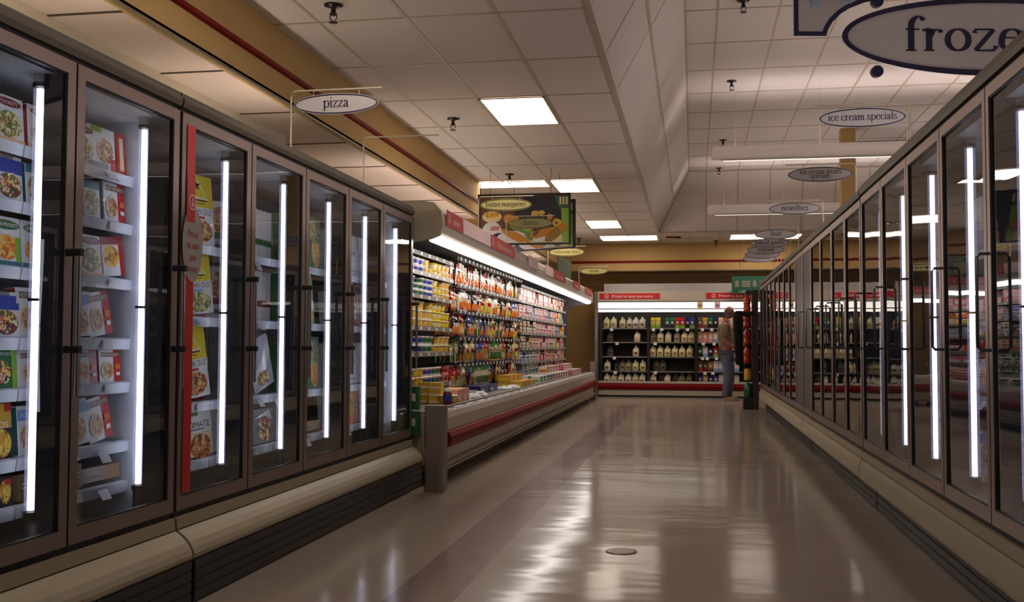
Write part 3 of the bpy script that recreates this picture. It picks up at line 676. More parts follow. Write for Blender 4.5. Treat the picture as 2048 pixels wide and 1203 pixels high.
# ---------------------------------------------------------------- dairy products
def rail(parent, y0, y1, z, x=-2.6, depth=.45, tagm='paper', dark=False, n=None):
    b = MB(); b.box(x-depth, x, y0, y1, z-.02, z-.006, 'shelf_grey' if not dark else 'black'); s_ = b.build('shelf', parent)
    b = MB(); b.box(x, x+.012, y0, y1, z-.034, z+.008, 'rail_grey' if not dark else 'dark_metal')
    b.build('price_rail', s_)
    n = n or int((y1-y0)/.28)
    for k in range(n):
        yy = y0+(k+.5)*(y1-y0)/n
        b = MB(); b.box(x+.012, x+.0145, yy-.028, yy+.028, z-.028, z+.002, tagm); b.build('price_tag', s_)
PR = {}
def proto(key, name, mk):
    b = MB(); mk(b); PR[key] = b; return key
_pm = {}
def place(key, name, loc, rz, label, cat, group, rx=0, sc_=None, ry=0):
    if key not in _pm:
        _pm[key] = PR[key].build(name); o = _pm[key]
        for k2, (nm2, mb2) in enumerate(PR.get(key+'/parts', [])): c = mb2.build(nm2); c.parent = o
    else:
        src = _pm[key]; o = src.copy(); COL.objects.link(o)
        for ch in src.children: c = ch.copy(); COL.objects.link(c); c.parent = o
    o.name = name; o.location = loc; o.rotation_euler = (rx, ry, rz)
    o.scale = sc_ or (1, 1, 1)
    return tag(o, label, cat, group)
# margarine tubs: body, printed band, lid (lid as a part)
def tub(key, body, lid, band, art, r=.082, h=.086, sq=6):
    b = MB(); b.lathe([(r*.82, 0), (r*.95, h*.86)], body, 16, sq=sq); b.lathe([(r*.875, h*.25), (r*.93, h*.72)], band, 16, sq=sq)
    PR[key] = b; l = MB(); l.lathe([(r, h*.84), (r*1.02, h*.87), (r*1.02, h*.97), (r*.9, h)], lid, 16, sq=sq); PR[key+'/parts'] = [('lid', l)]
tub('tub_y', 'p_yellow', 'p_yellow', 'p_cream', None); tub('tub_w', 'p_white', 'p_white', 'p_blue', None); tub('tub_c', 'p_cream', 'p_cream', 'food_chip', None)
tub('tub_g', 'p_white', 'p_white', 'p_green', None); tub('tub_gold', 'p_gold', 'p_cream', 'p_yellow', None); tub('tub_r', 'p_white', 'p_red', 'p_red', None)
TN_ = {'tub_y': 'bright yellow', 'tub_w': 'white and blue', 'tub_c': 'cream', 'tub_g': 'white and green', 'tub_gold': 'golden', 'tub_r': 'red-lidded'}
for i, (z, row, nst) in enumerate(((.711, ['tub_w', 'tub_w', 'tub_c', 'tub_y', 'tub_c'], 2), (.484, ['tub_w', 'tub_g', 'tub_w', 'tub_y', 'tub_c'], 3), (.176, ['tub_c', 'tub_c', 'tub_c', 'tub_y', 'tub_gold'], 3), (-.078, ['tub_g', 'tub_w', 'tub_g', 'tub_c', 'tub_c'], 2), (-.395, ['tub_w', 'tub_gold', 'tub_w', 'tub_g', 'tub_r'], 2))):
    rail(DC, CY0+.06, 11.0, z)
    n = 10
    for k in range(n):
        y = 9.28+k*.178; kk = row[min(len(row)-1, k*len(row)//n)]
        ns = nst if (k*7+i) % 5 else max(1, nst-1)
        if i == 4 and k in (2, 3, 4, 5): ns = 2
        for t in range(ns):
            zs = (.82, .7, 1, 1, 1)[i]
            place(kk, 'margarine_tub', (-2.70, y, z-.004+t*.0875*zs), random.uniform(-.04, .04)+pi/2, '%s tub, %s up in the %s stack on the %s shelf of tubs' % (TN_[kk], ORD[t], ORD[k], ORD[i]), 'tub', 'margarine tubs on the %s shelf' % ORD[i], sc_=(1, 1, zs))
rail(DC, CY0+.06, 11.0, .90, dark=True, n=9)
# tall bottles on the upper shelf's back edge: spray and squeeze bottles
def bottle(key, body, cap, lab):
    b = MB(); b.lathe([(.03, 0), (.034, .01), (.034, .12), (.02, .16), (.012, .18)], body, 12); b.lathe([(.0347, .03), (.0347, .1)], lab, 12); PR[key] = b
    l = MB(); l.lathe([(.014, .178), (.014, .21), (.01, .214)], cap, 10); PR[key+'/parts'] = [('cap', l)]
bottle('bot_y', 'p_yellow', 'p_white', 'p_cream'); bottle('bot_w', 'p_white', 'p_red', 'p_pink'); bottle('bot_b', 'p_white', 'p_blue', 'p_blue')
for k in range(12):
    kk = ('bot_b', 'bot_b', 'bot_w', 'bot_w', 'bot_w', 'bot_y', 'bot_y', 'bot_w', 'bot_w', 'bot_w', 'bot_y', 'bot_y')[k]
    place(kk, 'squeeze_bottle', (-2.86, 9.3+k*.11, .7085), 0, '%s squeeze bottle, %s along the top shelf of tubs' % ({'bot_y': 'yellow', 'bot_w': 'white and pink', 'bot_b': 'white and blue'}[kk], ORD[k]), 'bottle', 'bottles behind the tubs', sc_=(.9, .9, .74))
# cheese bags on pegs
def bag(key, top, body, blob, blob2, w=.185, h=.225, th=.028):
    b = MB(); n, m_ = 8, 10; V = []; F = []
    for sgn in (-1, 1):
        o = len(V)
        for j in range(m_+1):
            for i in range(n+1):
                u = i/n*2-1; v = j/m_; pu = (1-abs(u)**3); pv = min(1, v*5)*min(1, (1-v)*4)
                V.append((u*w/2*(1-.04*pv), sgn*th*pu*pv*(.7+.3*sin(v*9+u*5)), v*h))
        for j in range(m_):
            for i in range(n):
                q = o+j*(n+1)+i; F.append((q, q+1, q+n+2, q+n+1) if sgn < 0 else (q, q+n+1, q+n+2, q+1))
    for si, (f, j) in enumerate([(F[k], (k % (n*m_))//n) for k in range(len(F))]):
        i = (si % (n*m_)) % n
        m2 = top if j >= m_-2 else (blob if 1 <= j <= 4 and 1 <= i <= n-2 else (blob2 if 5 <= j <= 6 and 2 <= i <= n-3 else body))
        b.add([V[q] for q in f], [(0, 1, 2, 3)], m2, True)
    b.box(-.03, .03, -.003, .003, h, h+.03, top)
    PR[key] = b
BG = [('bag_wr', 'f_red', 'f_white', 'f_orange', 'f_black', 'white bag with red top'), ('bag_wo', 'f_white', 'f_white', 'f_orange', 'f_cream', 'white bag with orange window'), ('bag_rr', 'f_red', 'f_red', 'f_cream', 'f_yellow', 'red bag with cream window'),
      ('bag_bl', 'f_black', 'f_black', 'f_orange', 'f_white', 'black bag with orange window'), ('bag_gr', 'f_green', 'f_cream', 'f_green', 'f_white', 'green-topped cream bag'), ('bag_bu', 'f_blue', 'f_blue', 'f_orange', 'f_cream', 'blue bag with orange window'), ('bag_cr', 'f_cream', 'f_cream', 'f_yellow', 'f_red', 'cream bag with yellow window')]
for k_, t_, b_, l_, l2, d_ in BG: bag(k_, t_, b_, l_, l2)
BD = {q[0]: q[5] for q in BG}
rows = (['bag_wr', 'bag_wo', 'bag_wr', 'bag_wo', 'bag_wr', 'bag_wo', 'bag_bl', 'bag_wr', 'bag_wo', 'bag_cr'], ['bag_rr', 'bag_wo', 'bag_bl', 'bag_wr', 'bag_cr', 'bag_wo', 'bag_rr', 'bag_bl', 'bag_cr', 'bag_bu'],
        ['bag_bl', 'bag_rr', 'bag_bu', 'bag_gr', 'bag_bu', 'bag_cr', 'bag_gr', 'bag_rr', 'bag_bl', 'bag_cr'], ['bag_gr', 'bag_bl', 'bag_cr', 'bag_bu', 'bag_rr', 'bag_gr', 'bag_gr', 'bag_rr', 'bag_bl', 'bag_cr'], ['bag_rr', 'bag_cr', 'bag_bu', 'bag_gr', 'bag_gr', 'bag_bu', 'bag_cr', 'bag_bl', 'bag_rr', 'bag_cr'])
for i, z in enumerate((.955, .655, .36, .06, -.235)):
    b = MB(); b.box(-3.1, -3.06, 11.05, 15.4, z-.01, z+.03, 'dark_metal'); pb = b.build('peg_bar', DC)
    b = MB(); b.box(-2.57, -2.56, 11.05, 15.4, z-.005, z+.03, 'dark_metal'); b.build('tag_bar', pb)
    for k in range(20):
        y = 11.18+k*.217; kk = rows[i][k//2]
        for t in range(2):
            x = -2.66-t*.17+random.uniform(-.02, .02)
            place(kk, 'cheese_bag', (x, y+random.uniform(-.015, .015), z-.262), pi/2+random.uniform(-.35, .25), '%s, %s peg of the %s row, %s' % (BD[kk], ORD[k], ('top', 'second', 'third', 'fourth', 'lowest')[i], ('in front', 'behind')[t]), 'bag', 'cheese bags on pegs, %s row' % ('top', 'second', 'third', 'fourth', 'lowest')[i], rx=random.uniform(-.08, .08), ry=random.uniform(-.04, .04))
        b = MB(); b.tube([(-3.06, y, z+.005), (-2.55, y, z+.005)], .004, 'chrome', 5); b.build('peg', DC)
        b = MB(); b.box(-2.55, -2.546, y-.018, y+.018, z-.002, z+.028, 'paper'); b.build('price_tag', pb)
# cartons, packs and cups beyond the bags
def carton(key, base_, band, face, w=.26, d=.14, h=.10):
    b = MB(); b.cbox(-w/2, w/2, -d/2, d/2, 0, h, base_, .004); y = -d/2-.0008
    b.rect(-w*.46, h*.62, w*.46, h*.92, y, band); b.ell(-w*.2, h*.34, w*.2, h*.22, y, face, 14); b.rect(w*.08, h*.16, w*.42, h*.5, y, band)
    b.poly([(w/2+.0008, -d*.4, h*.15), (w/2+.0008, d*.4, h*.15), (w/2+.0008, d*.4, h*.5), (w/2+.0008, -d*.4, h*.5)], band)
    b.poly([(-w/2-.0008, -d*.4, h*.15), (-w/2-.0008, -d*.4, h*.5), (-w/2-.0008, d*.4, h*.5), (-w/2-.0008, d*.4, h*.15)], face)
    PR[key] = b
CT = [('c_wr', 'p_white', 'p_red', 'p_pink', 'white carton with red band'), ('c_wb', 'p_white', 'p_blue', 'p_skyblue', 'white carton with blue band'), ('c_wg', 'p_white', 'p_green', 'p_lime', 'white carton with green band'), ('c_bk', 'p_brown', 'p_white', 'p_cream', 'brown carton with white band'),
      ('c_or', 'p_orange', 'p_white', 'p_yellow', 'orange carton'), ('c_rd', 'p_red', 'p_white', 'p_cream', 'red carton with white band'), ('c_cr', 'p_cream', 'p_brown', 'p_orange', 'cream carton with brown band'), ('c_sv', 'p_silver', 'p_navy', 'p_white', 'silver carton with navy band'), ('c_pk', 'p_pink', 'p_red', 'p_white', 'pink carton')]
for q in CT: carton(q[0], q[1], q[2], q[3])
CD = {q[0]: q[4] for q in CT}
rowz = (.69, .44, .20, -.04, -.26, -.48)
rc = (['c_wr', 'c_wr', 'c_pk', 'c_wr', 'c_wr', 'c_or', 'c_wr', 'c_rd'], ['c_wr', 'c_wb', 'c_wr', 'c_wr', 'c_sv', 'c_wr', 'c_or', 'c_wg'], ['c_bk', 'c_bk', 'c_wr', 'c_wr', 'c_wr', 'c_wr', 'c_sv', 'c_or'],
      ['c_bk', 'c_cr', 'c_wr', 'c_rd', 'c_wr', 'c_wg', 'c_or', 'c_rd'], ['c_wb', 'c_wg', 'c_wr', 'c_rd', 'c_wr', 'c_cr', 'c_wr', 'c_or'], ['c_sv', 'c_wg', 'c_wb', 'c_bk', 'c_wr', 'c_rd', 'c_wr', 'c_wr'])
for i, z in enumerate(rowz):
    rail(DC, 15.5, 21.15, z, n=14)
    for k in range(17):
        y = 15.68+k*.32; kk = rc[i][(k*8)//17]
        if i == 0 and k % 5 == 4: kk = 'c_pk'
        for t in range(2):
            if t and (k+i) % 6 == 5: continue
            place(kk, 'dairy_carton', (-2.685+random.uniform(-.012, .012), y, z-.004+t*.1015), pi/2+random.uniform(-.05, .05), '%s, %s from the bags, %s, %s carton shelf' % (CD[kk], ORD[k], ('lower one', 'upper one')[t], ORD[i]), 'carton', 'cartons on the %s shelf' % ORD[i])
rail(DC, 15.5, 21.15, .93, dark=True, n=14)
# the sloping well at the front: packs lying in it
b = MB(); b.poly([(-2.14, CY0+.06, -.555), (-2.14, CY1-.06, -.555), (-2.95, CY1-.06, -.555), (-2.95, CY0+.06, -.555)], 'shelf_grey'); b.build('well_deck', DC)
def wellz(x): return -.552
def wp(key, name, x, y, label, cat, t=0, rz=pi/2, sc_=None, hh=.101, grp='packs in the front well of the dairy case'):
    place(key, name, (x, y, wellz(x)+.004+t*hh), rz, label, cat, grp, sc_=sc_)
carton('w_gold', 'p_gold', 'p_yellow', 'p_cream', .13, .12, .065); carton('w_red', 'p_red', 'p_dkred', 'p_orange', .2, .14, .1); carton('w_pink', 'p_peach', 'p_pink', 'p_white', .24, .2, .13)
carton('w_blue', 'p_navy', 'p_blue', 'p_white', .5, .22, .08); carton('w_gold2', 'p_gold', 'food_orange', 'p_yellow', .32, .16, .075)
for r_ in range(2):
    for t in range(3): wp('w_gold', 'gold_pack', -2.38-.13*r_, 9.42+.1*r_, 'small gold pack, %s up in the %s stack by the corner post' % (ORD[t], ORD[r_]), 'carton', t, hh=.066)
for k in range(3): wp('w_red', 'red_carton', -2.5-.02*k, 9.95+.22*k, 'solid red carton in the front well, %s of three' % ORD[k], 'carton', 0, 1.4)
wp('w_pink', 'pink_carton', -2.29, 9.62, 'pink and white gridded carton at the front of the well, nearest', 'carton'); wp('w_pink', 'pink_carton', -2.29, 9.88, 'pink and white gridded carton just behind the nearest one', 'carton')
b = MB(); b.lathe([(.036, 0), (.042, .012), (.042, .1), (.03, .12), (.03, .125)], 'p_dkred', 14); b.lathe([(.0427, .03), (.0427, .09)], 'p_blue', 14)
o = b.build('salsa_jar'); l_ = MB(); l_.lathe([(.034, .122), (.034, .15), (.03, .152)], 'p_white', 14); c = l_.build('lid'); c.parent = o; o.location = (-2.235, 9.27, wellz(-2.2)+.004); o.rotation_euler = (.0, .0, 0)
tag(o, 'red and blue jar with white lid beside the metal corner post', 'jar')
wp('tub_gold', 'margarine_tub', -2.26, 9.39, 'lone golden tub in front of the pink gridded carton', 'tub')
for k in range(2): wp('w_blue', 'blue_tray', -2.5, 11.75+k*.55, 'dark blue display tray in the front well, %s' % ('nearer one', 'farther one')[k], 'tray', 0, pi/2)
# foil packs flat in the well
def pouch(key, m1, m2):
    b = MB(); V = []; n = 8
    for j in range(n+1):
        for i in range(n+1):
            u = i/n*2-1; v = j/n*2-1; V.append((u*.1, v*.075, .035*(1-u**4)*(1-v**4)*(1+.25*sin(5*u+4*v))))
    b.add(V, [(j*(n+1)+i, j*(n+1)+i+1, (j+1)*(n+1)+i+1, (j+1)*(n+1)+i) for j in range(n) for i in range(n) if not (2 <= i <= 5 and 2 <= j <= 5)], m1, True)
    b.add(V, [(j*(n+1)+i, j*(n+1)+i+1, (j+1)*(n+1)+i+1, (j+1)*(n+1)+i) for j in range(n) for i in range(n) if (2 <= i <= 5 and 2 <= j <= 5)], m2, True)
    b.poly([(-.1, -.075, 0), (-.1, .075, 0), (.1, .075, 0), (.1, -.075, 0)], m1); PR[key] = b
pouch('po_s', 'p_silver', 'f_white'); pouch('po_r', 'p_silver', 'f_red'); pouch('po_g', 'p_white', 'f_green')
for k in range(16):
    kk = ('po_s', 'po_r', 'po_s', 'po_g')[k % 4]; x = -2.32-(k % 2)*.06; y = 10.2+k*.25 if k < 5 else 12.85+(k-5)*.07 if 0 else 10.2+k*.25
    if 11.4 < y < 12.75 or y > 13.2: continue
    wp(kk, 'foil_pouch', x, y, '%s foil pouch lying in the front well, %s from the near end' % ({'po_s': 'silver', 'po_r': 'silver and red', 'po_g': 'white and green'}[kk], ORD[k]), 'pouch', 0, random.uniform(0, 3))
for r_ in range(2):
    for k in range(3):
        for t in range(2 if r_ else 1): wp('w_gold2', 'gold_pack', -2.3-.17*r_, 13.55+k*.36, 'wide golden pack below the hanging bags, %s row, %s along, %s' % (ORD[r_], ORD[k], ('underneath', 'stacked on another')[t]), 'carton', t, hh=.076)
for k in range(17):
    kk = ('c_wg', 'c_sv', 'c_cr', 'c_wr', 'c_wr', 'c_rd', 'c_wr', 'c_wr')[min(7, k*8//17)]
    for r_ in range(2):
        for t in range(1+(k > 5)*r_): wp(kk, 'dairy_carton', -2.27-.18*r_, 15.0+k*.335, '%s lying in the well, %s along the %s row, %s' % (CD[kk], ORD[k], ('front', 'rear')[r_], ('lower', 'upper')[t]), 'carton', t)

# ================================================================== BACK WALL MILK CASE
BY = 22.72
e = empty('milk_case', (-.3, BY+.4, FZ), 'wide open milk case against the back wall with red bumper', 'refrigerated case'); BC = e
BX1 = 2.6
b = MB(); b.box(-2.05, BX1, BY+.85, BY+.9, -.85, 1.1, 'liner_dark'); b.box(-2.05, BX1, BY+.15, BY+.85, .98, 1.02, 'liner_dark'); b.box(-2.05, BX1, BY+.1, BY+.85, -.9, -.85, 'liner_dark'); b.build('cabinet_shell', e)
for x in (-2.14, BX1):
    b = MB(); b.prism([(BY-.02, -.8), (BY-.06, 1.19), (BY+.9, 1.19), (BY+.9, FZ), (BY+.02, FZ)], 'x', x, x+.07, 'steel'); b.build('end_panel', e)
b = MB(); b.box(-2.07, BX1, BY-.06, BY+.3, .955, 1.195, 'cabinet_white'); b.box(-2.07, BX1, BY-.065, BY-.055, .955, .985, 'rail_grey'); b.build('canopy', e)
b = MB(); b.prism([(BY-.02, .955), (BY-.02, .83), (BY+.04, .825), (BY+.1, .955)], 'x', -2.06, BX1, 'canopy_white'); b.build('lamp_panel', e)
b = MB(); b.prism([(BY+.0, .80), (BY+.0, .745), (BY+.04, .745), (BY+.06, .80)], 'x', -2.06, BX1, 'canopy_white'); b.build('lamp_strip', e)
b = MB(); b.box(-2.06, BX1, BY-.03, BY+.1, -.815, -.77, 'cabinet_white'); b.box(-2.06, BX1, BY, BY+.1, -.97, -.815, 'cabinet_white'); b.prism([(BY, -.955), (BY-.02, -.97), (BY-.02, -1.07), (BY, -1.08), (BY+.1, -1.08), (BY+.1, -.955)], 'x', -2.06, BX1, 'cabinet_white'); b.build('front_panel', e)
b = MB(); b.prism([(BY, -.815), (BY-.05, -.83), (BY-.065, -.88), (BY-.05, -.945), (BY, -.955)], 'x', -2.06, BX1, 'stripe_red'); b.build('bumper', e)
b = MB(); b.box(-2.06, BX1, BY+.03, BY+.8, FZ, -1.08, 'kick_dark'); b.build('kick_plate', e)
BAYS = [(-1.99, -1.0), (-.94, .03), (.09, 1.06), (1.12, 2.1)]
for a, c in BAYS:
    for x in (a-.03,): b = MB(); b.box(x-.03, x+.03, BY+.08, BY+.14, -.85, .80, 'dark_metal'); b.build('upright', e)
BZ = (.40, .09, -.23, -.55, -.84)
def bshelf(a, c, z, tags):
    b = MB(); b.box(a, c, BY+.14, BY+.8, z-.02, z-.004, 'shelf_grey'); s_ = b.build('shelf', BC)
    b = MB(); b.box(a, c, BY+.128, BY+.14, z-.028, z, 'shelf_grey'); b.build('price_rail', s_)
    for x in tags: b = MB(); b.box(x-.035, x+.035, BY+.122, BY+.126, z-.07, z-.01, 'paper'); b.build('price_tag', s_)
tg = {0: [[-1.78], [-1.66], [-1.72], [-1.70], []], 1: [[-.86, -.68, -.34, -.12], [-.82], [], [-.82], []], 2: [[.2, .4, .6], [.22, .45, .7], [.2, .3, .5, .62], [.25, .42, .7], []], 3: [[], [], [], [], []]}
for bi, (a, c) in enumerate(BAYS):
    for zi, z in enumerate(BZ): bshelf(a, c, z, tg[bi][zi])
# grey sign board above, red strips on the canopy
b = MB(); b.box(-1.96, .93, 23.0, 23.05, 1.195, 1.385, 'sign_grey'); tag(b.build('sign_board'), 'plain grey board standing on top of the milk case', 'board')
for x0, x1, lb in ((-2.03, -.71, 'red Priced to save you more strip at the left of the milk case'), (.28, 1.6, 'red Priced to save you more strip behind the man')):
    b = MB(); b.box(x0, x1, BY-.068, BY-.061, 1.03, 1.155, 'promo_red'); logo(b, x0+.16, 1.092, .045, BY-.0695, 'white_ink')
    b.text('Priced to save you more', x0+.72, 1.092, .062, BY-.0695, 'white_ink', 1.05); tag(b.build('promo_sign'), lb, 'sign', 'red promotional strips on the milk case')
for x, m_, lb in ((.15, 'p_cream', 'small cream hanging card over the milk case lamp'), (.52, 'promo_pink', 'small pink hanging card over the milk case lamp')):
    b = MB(); b.box(x-.06, x+.06, BY-.075, BY-.07, .79, .96, m_); b.rect(x-.035, .86, x+.035, .9, BY-.0765, 'rail_grey'); tag(b.build('shelf_card'), lb, 'card')
# milk jugs
def jug(key, body, lab, cap):
    b = MB(); b.lathe([(.066, 0), (.074, .012), (.075, .135), (.06, .17), (.03, .205), (.019, .215), (.019, .228)], body, 16, sq=5)
    b.tube([(.062, 0, .13), (.066, 0, .165), (.055, 0, .19), (.03, 0, .205)], .011, body, 8)
    b.poly([(-.04, -.0768, .045), (.035, -.0768, .045), (.035, -.0768, .10), (-.04, -.0768, .10)], lab)
    b.ell(.03, .165, .016, .022, -.056, 'rail_grey', 12)
    PR[key] = b; l = MB(); l.lathe([(.021, .226), (.021, .243), (.017, .246)], cap, 12); PR[key+'/parts'] = [('cap', l)]
jug('jug', 'milk', 'p_brown', 'p_white'); jug('jug_y', 'milk_yellow', 'p_card', 'p_white'); jug('jug_o', 'milk', 'p_peach', 'p_orange')
J = []
bn = ('left bay', 'middle bay', 'right bay'); sn = ('top', 'second', 'third', 'fourth', 'lowest')
def jugrow(bay, s_, lst):
    for k, (x, dep, kk) in enumerate(lst):
        place(kk, 'milk_jug', (x, BY+.24+dep, BZ[s_]-.002), random.uniform(-.05, .05), '%s jug, %s from left, %s shelf of the %s' % ({'jug': 'white milk', 'jug_y': 'creamy yellow milk', 'jug_o': 'white milk jug with peach label'}[kk].replace(' jug with', ' with'), ORD[k], sn[s_], bn[bay]), 'milk jug', 'milk jugs in the %s' % bn[bay], sc_=(.95, .95, 1))
jugrow(0, 0, [(-1.90, 0, 'jug_y'), (-1.745, 0, 'jug_y'), (-1.56, .2, 'jug_y'), (-1.41, .3, 'jug'), (-1.26, .16, 'jug'), (-1.11, .04, 'jug')])
jugrow(0, 1, [(-1.86, .5, 'jug'), (-1.22, 0, 'jug_o')])
jugrow(0, 2, [(-1.86, .5, 'jug'), (-1.25, 0, 'jug')])
jugrow(0, 3, [(-1.88, 0, 'jug'), (-1.70, .5, 'jug'), (-1.56, .25, 'jug'), (-1.42, .15, 'jug_y'), (-1.26, 0, 'jug_y'), (-1.10, 0, 'jug_y')])
jugrow(0, 4, [(-1.89, 0, 'jug'), (-1.74, 0, 'jug_y'), (-1.58, 0, 'jug'), (-1.42, 0, 'jug'), (-1.265, 0, 'jug_y'), (-1.11, 0, 'jug')])
jugrow(1, 1, [(-.86, .25, 'jug_y'), (-.71, 0, 'jug_y'), (-.54, .02, 'jug_o'), (-.35, .12, 'jug_y'), (-.19, 0, 'jug_y'), (-.04, 0, 'jug_y')])
jugrow(1, 2, [(-.88, 0, 'jug_y'), (-.72, 0, 'jug_y'), (-.56, 0, 'jug_y'), (-.40, 0, 'jug_y'), (-.24, 0, 'jug_y'), (-.075, 0, 'jug_y')])
jugrow(1, 3, [(-.82, .5, 'jug'), (-.67, .48, 'jug')])
jugrow(1, 4, [(-.87, 0, 'jug'), (-.71, .5, 'jug'), (-.56, 0, 'jug_o'), (-.39, .45, 'jug'), (-.25, .2, 'jug_y'), (-.09, .25, 'jug_y')])
def juice(key, top, low, cap='p_white', w=.1, h=.23):
    b = MB(); b.box(-w/2, w/2, -w/2, w/2, 0, h*.8, top); b.box(-w/2-.0006, w/2+.0006, -w/2-.0006, w/2+.0006, 0, h*.28, low)
    b.prism([(-w/2, h*.8), (w/2, h*.8), (.004, h*.96), (-.004, h*.96)], 'x', -w/2, w/2, top); b.box(-w/2, w/2, -.004, .004, h*.95, h, top); b.ell(0, h*.52, w*.28, h*.12, -w/2-.001, 'p_white', 12)
    PR[key] = b
JC = {'j_y': ('p_yellow', 'p_lime', 'yellow juice carton'), 'j_g': ('p_green', 'p_black', 'dark green juice carton'), 'j_r': ('p_red', 'p_lime', 'red juice carton'), 'j_b': ('p_navy', 'p_black', 'dark navy carton'), 'j_u': ('p_blue', 'p_lime', 'blue and green carton'),
      'j_o': ('p_orange', 'p_red', 'orange juice carton'), 'j_p': ('p_peach', 'p_pink', 'peach cream carton'), 'j_w': ('p_white', 'p_skyblue', 'white and pale blue carton'), 'j_v': ('p_purple', 'p_white', 'purple carton'), 'j_d': ('p_gold', 'p_brown', 'gold carton'), 'j_k': ('p_brown', 'p_red', 'brown carton')}
for k_, (a, c, d_) in JC.items(): juice(k_, a, c)
def jrow(bay, s_, lst):
    for k, (x, dep, kk) in enumerate(lst): place(kk, 'juice_carton', (x, BY+.24+dep, BZ[s_]-.002), 0, '%s, %s from the left on the %s shelf, %s' % (JC[kk][2], ORD[k], sn[s_], bn[bay]), 'carton', 'cartons in the milk case %s' % bn[bay])
jrow(1, 0, [(-.87, 0, 'j_y'), (-.76, 0, 'j_y'), (-.56, .04, 'j_g'), (-.45, .04, 'j_g'), (-.34, 0, 'j_r'), (-.23, .02, 'j_r'), (-.12, .1, 'j_b'), (-.02, 0, 'j_u')])
xs = [.15+.112*k for k in range(8)]
jrow(2, 0, list(zip(xs, [0, .02, 0, .05, 0, 0, .02, 0], ['j_k', 'j_d', 'j_g', 'j_b', 'j_p', 'j_k', 'j_p', 'j_g'])))
jrow(2, 1, list(zip(xs, [0]*8, ['j_p', 'j_p', 'j_p', 'j_w', 'j_w', 'j_p', 'j_w', 'j_p'])))
jrow(2, 2, list(zip(xs, [0]*8, ['j_g', 'j_w', 'j_b', 'j_r', 'j_v', 'j_r', 'j_w', 'j_v'])))
jrow(2, 3, list(zip(xs, [0, .1, .1, 0, 0, .3, 0, 0], ['j_k', 'j_k', 'j_d', 'j_w', 'j_w', 'j_b', 'j_w', 'j_w'])))
jrow(2, 4, list(zip(xs, [0]*8, ['j_v', 'j_d', 'j_b', 'j_v', 'j_w', 'j_b', 'j_w', 'j_w'])))
mat('rack_brown', (46, 34, 32), .5)
mat('squash', (196, 132, 34), .5, var=.3, vs=22); mat('squash_d', (150, 116, 44), .5, var=.3, vs=22); mat('squash_y', (206, 172, 74), .5, var=.25, vs=22); mat('leafy', (110, 128, 66), .5, var=.3, vs=30)
mat('pic_brown', (96, 66, 38), .5); mat('pic_dark', (34, 32, 40), .5)
# ================================================================== OVAL CATEGORY SIGNS ON BRACKETS
def oval(nm, Y, px, pz0, side, ztop, face, ink, lines, label, arm=.56, inktxt=None, ty=0):
    """bracket pole at px; side +1: arm runs to +x, -1: to -x"""
    e = empty('category_sign', (px, Y, pz0), label, 'sign', 'oval category signs on brackets')
    b = MB(); b.tube([(px, Y, pz0), (px-side*.0, Y, ztop-.03), (px+side*.012, Y, ztop-.006), (px+side*.03, Y, ztop), (px+side*arm, Y, ztop)], .0055, 'acrylic', 6); b.build('bracket', e)
    if face:
        cx, cz = px+side*.28, ztop-.085
        b = MB(); V = [(cx+.26*cos(2*pi*i/48), cz+.063*sin(2*pi*i/48)) for i in range(48)]
        b.prism(V, 'y', Y-.004, Y+.004, face); b.ring(cx, cz, .256, .0595, .008, Y-.0048, ink, 56)
        h = .052 if len(lines) == 1 else .036
        for k, t in enumerate(lines):
            wd = serif_text(t)[2]; hh = min(h*.8, .41/wd)
            b.text(t, cx, cz+(0 if len(lines) == 1 else .018-.036*k), hh, Y-.0052, inktxt or ink, 1., serif=True)
        b.build('sign_face', e)
        for q in (-.14, .14): b = MB(); b.tube([(cx+q, Y, cz+.05), (cx+q, Y, ztop)], .0025, 'acrylic', 5); b.build('hanger', e)
    return e
oval('', 5.74, -2.35, 1.13, 1, 1.505, 'sign_white', 'navy', ['pizza'], 'grey oval pizza sign on a bracket above the left freezers')
oval('', 7.11, -2.35, 1.13, 1, 1.505, None, None, [], 'empty sign bracket behind the pizza sign')
oval('', 10.07, -2.12, 1.14, 1, 1.49, 'sign_yellow', 'olive_ink', ['butter.margarine'], 'pale yellow oval butter margarine sign over the dairy case')
oval('', 11.64, -2.12, 1.14, 1, 1.49, 'sign_olive', 'olive_ink', ['cheese'], 'olive oval cheese sign in front of the picture banner')
oval('', 15.1, -2.12, 1.14, 1, 1.47, 'sign_yellow', 'olive_ink', ['ricotta cream cheese'], 'pale yellow oval ricotta cream cheese sign right of the picture banner')
oval('', 19.32, -2.12, 1.14, 1, 1.49, 'sign_yellow', 'olive_ink', ['cream'], 'pale yellow oval cream sign at the far end of the dairy case')
R_ = [(6.61, 'sign_white', ['ice cream specials'], 'white oval ice cream specials sign, largest over the right freezers'), (8.75, 'sign_grey', ['ice cream treats', 'specials'], 'grey oval ice cream treats specials sign'),
      (10.9, 'sign_grey', ['novelties'], 'grey oval novelties sign over the right freezers'), (13.38, 'sign_grey', ['fruit'], 'grey oval fruit sign over the right freezers'), (14.49, 'sign_grey', ['baked goods'], 'grey oval baked goods sign just behind the fruit sign'),
      (15.2, 'sign_grey', ['seafood'], 'grey oval sign partly hidden directly behind the baked goods sign'), (16.0, 'sign_grey', [], 'grey oval sign, second farthest over the right freezers'), (16.7, 'sign_grey', [], 'grey oval sign, farthest and lowest-looking over the right freezers')]
for k, (Y, f, t, lb) in enumerate(R_): oval('', Y, 1.32, 1.10, -1, 1.505 if k < 5 else 1.475, f, 'navy' if k == 0 else 'ink', t, lb)

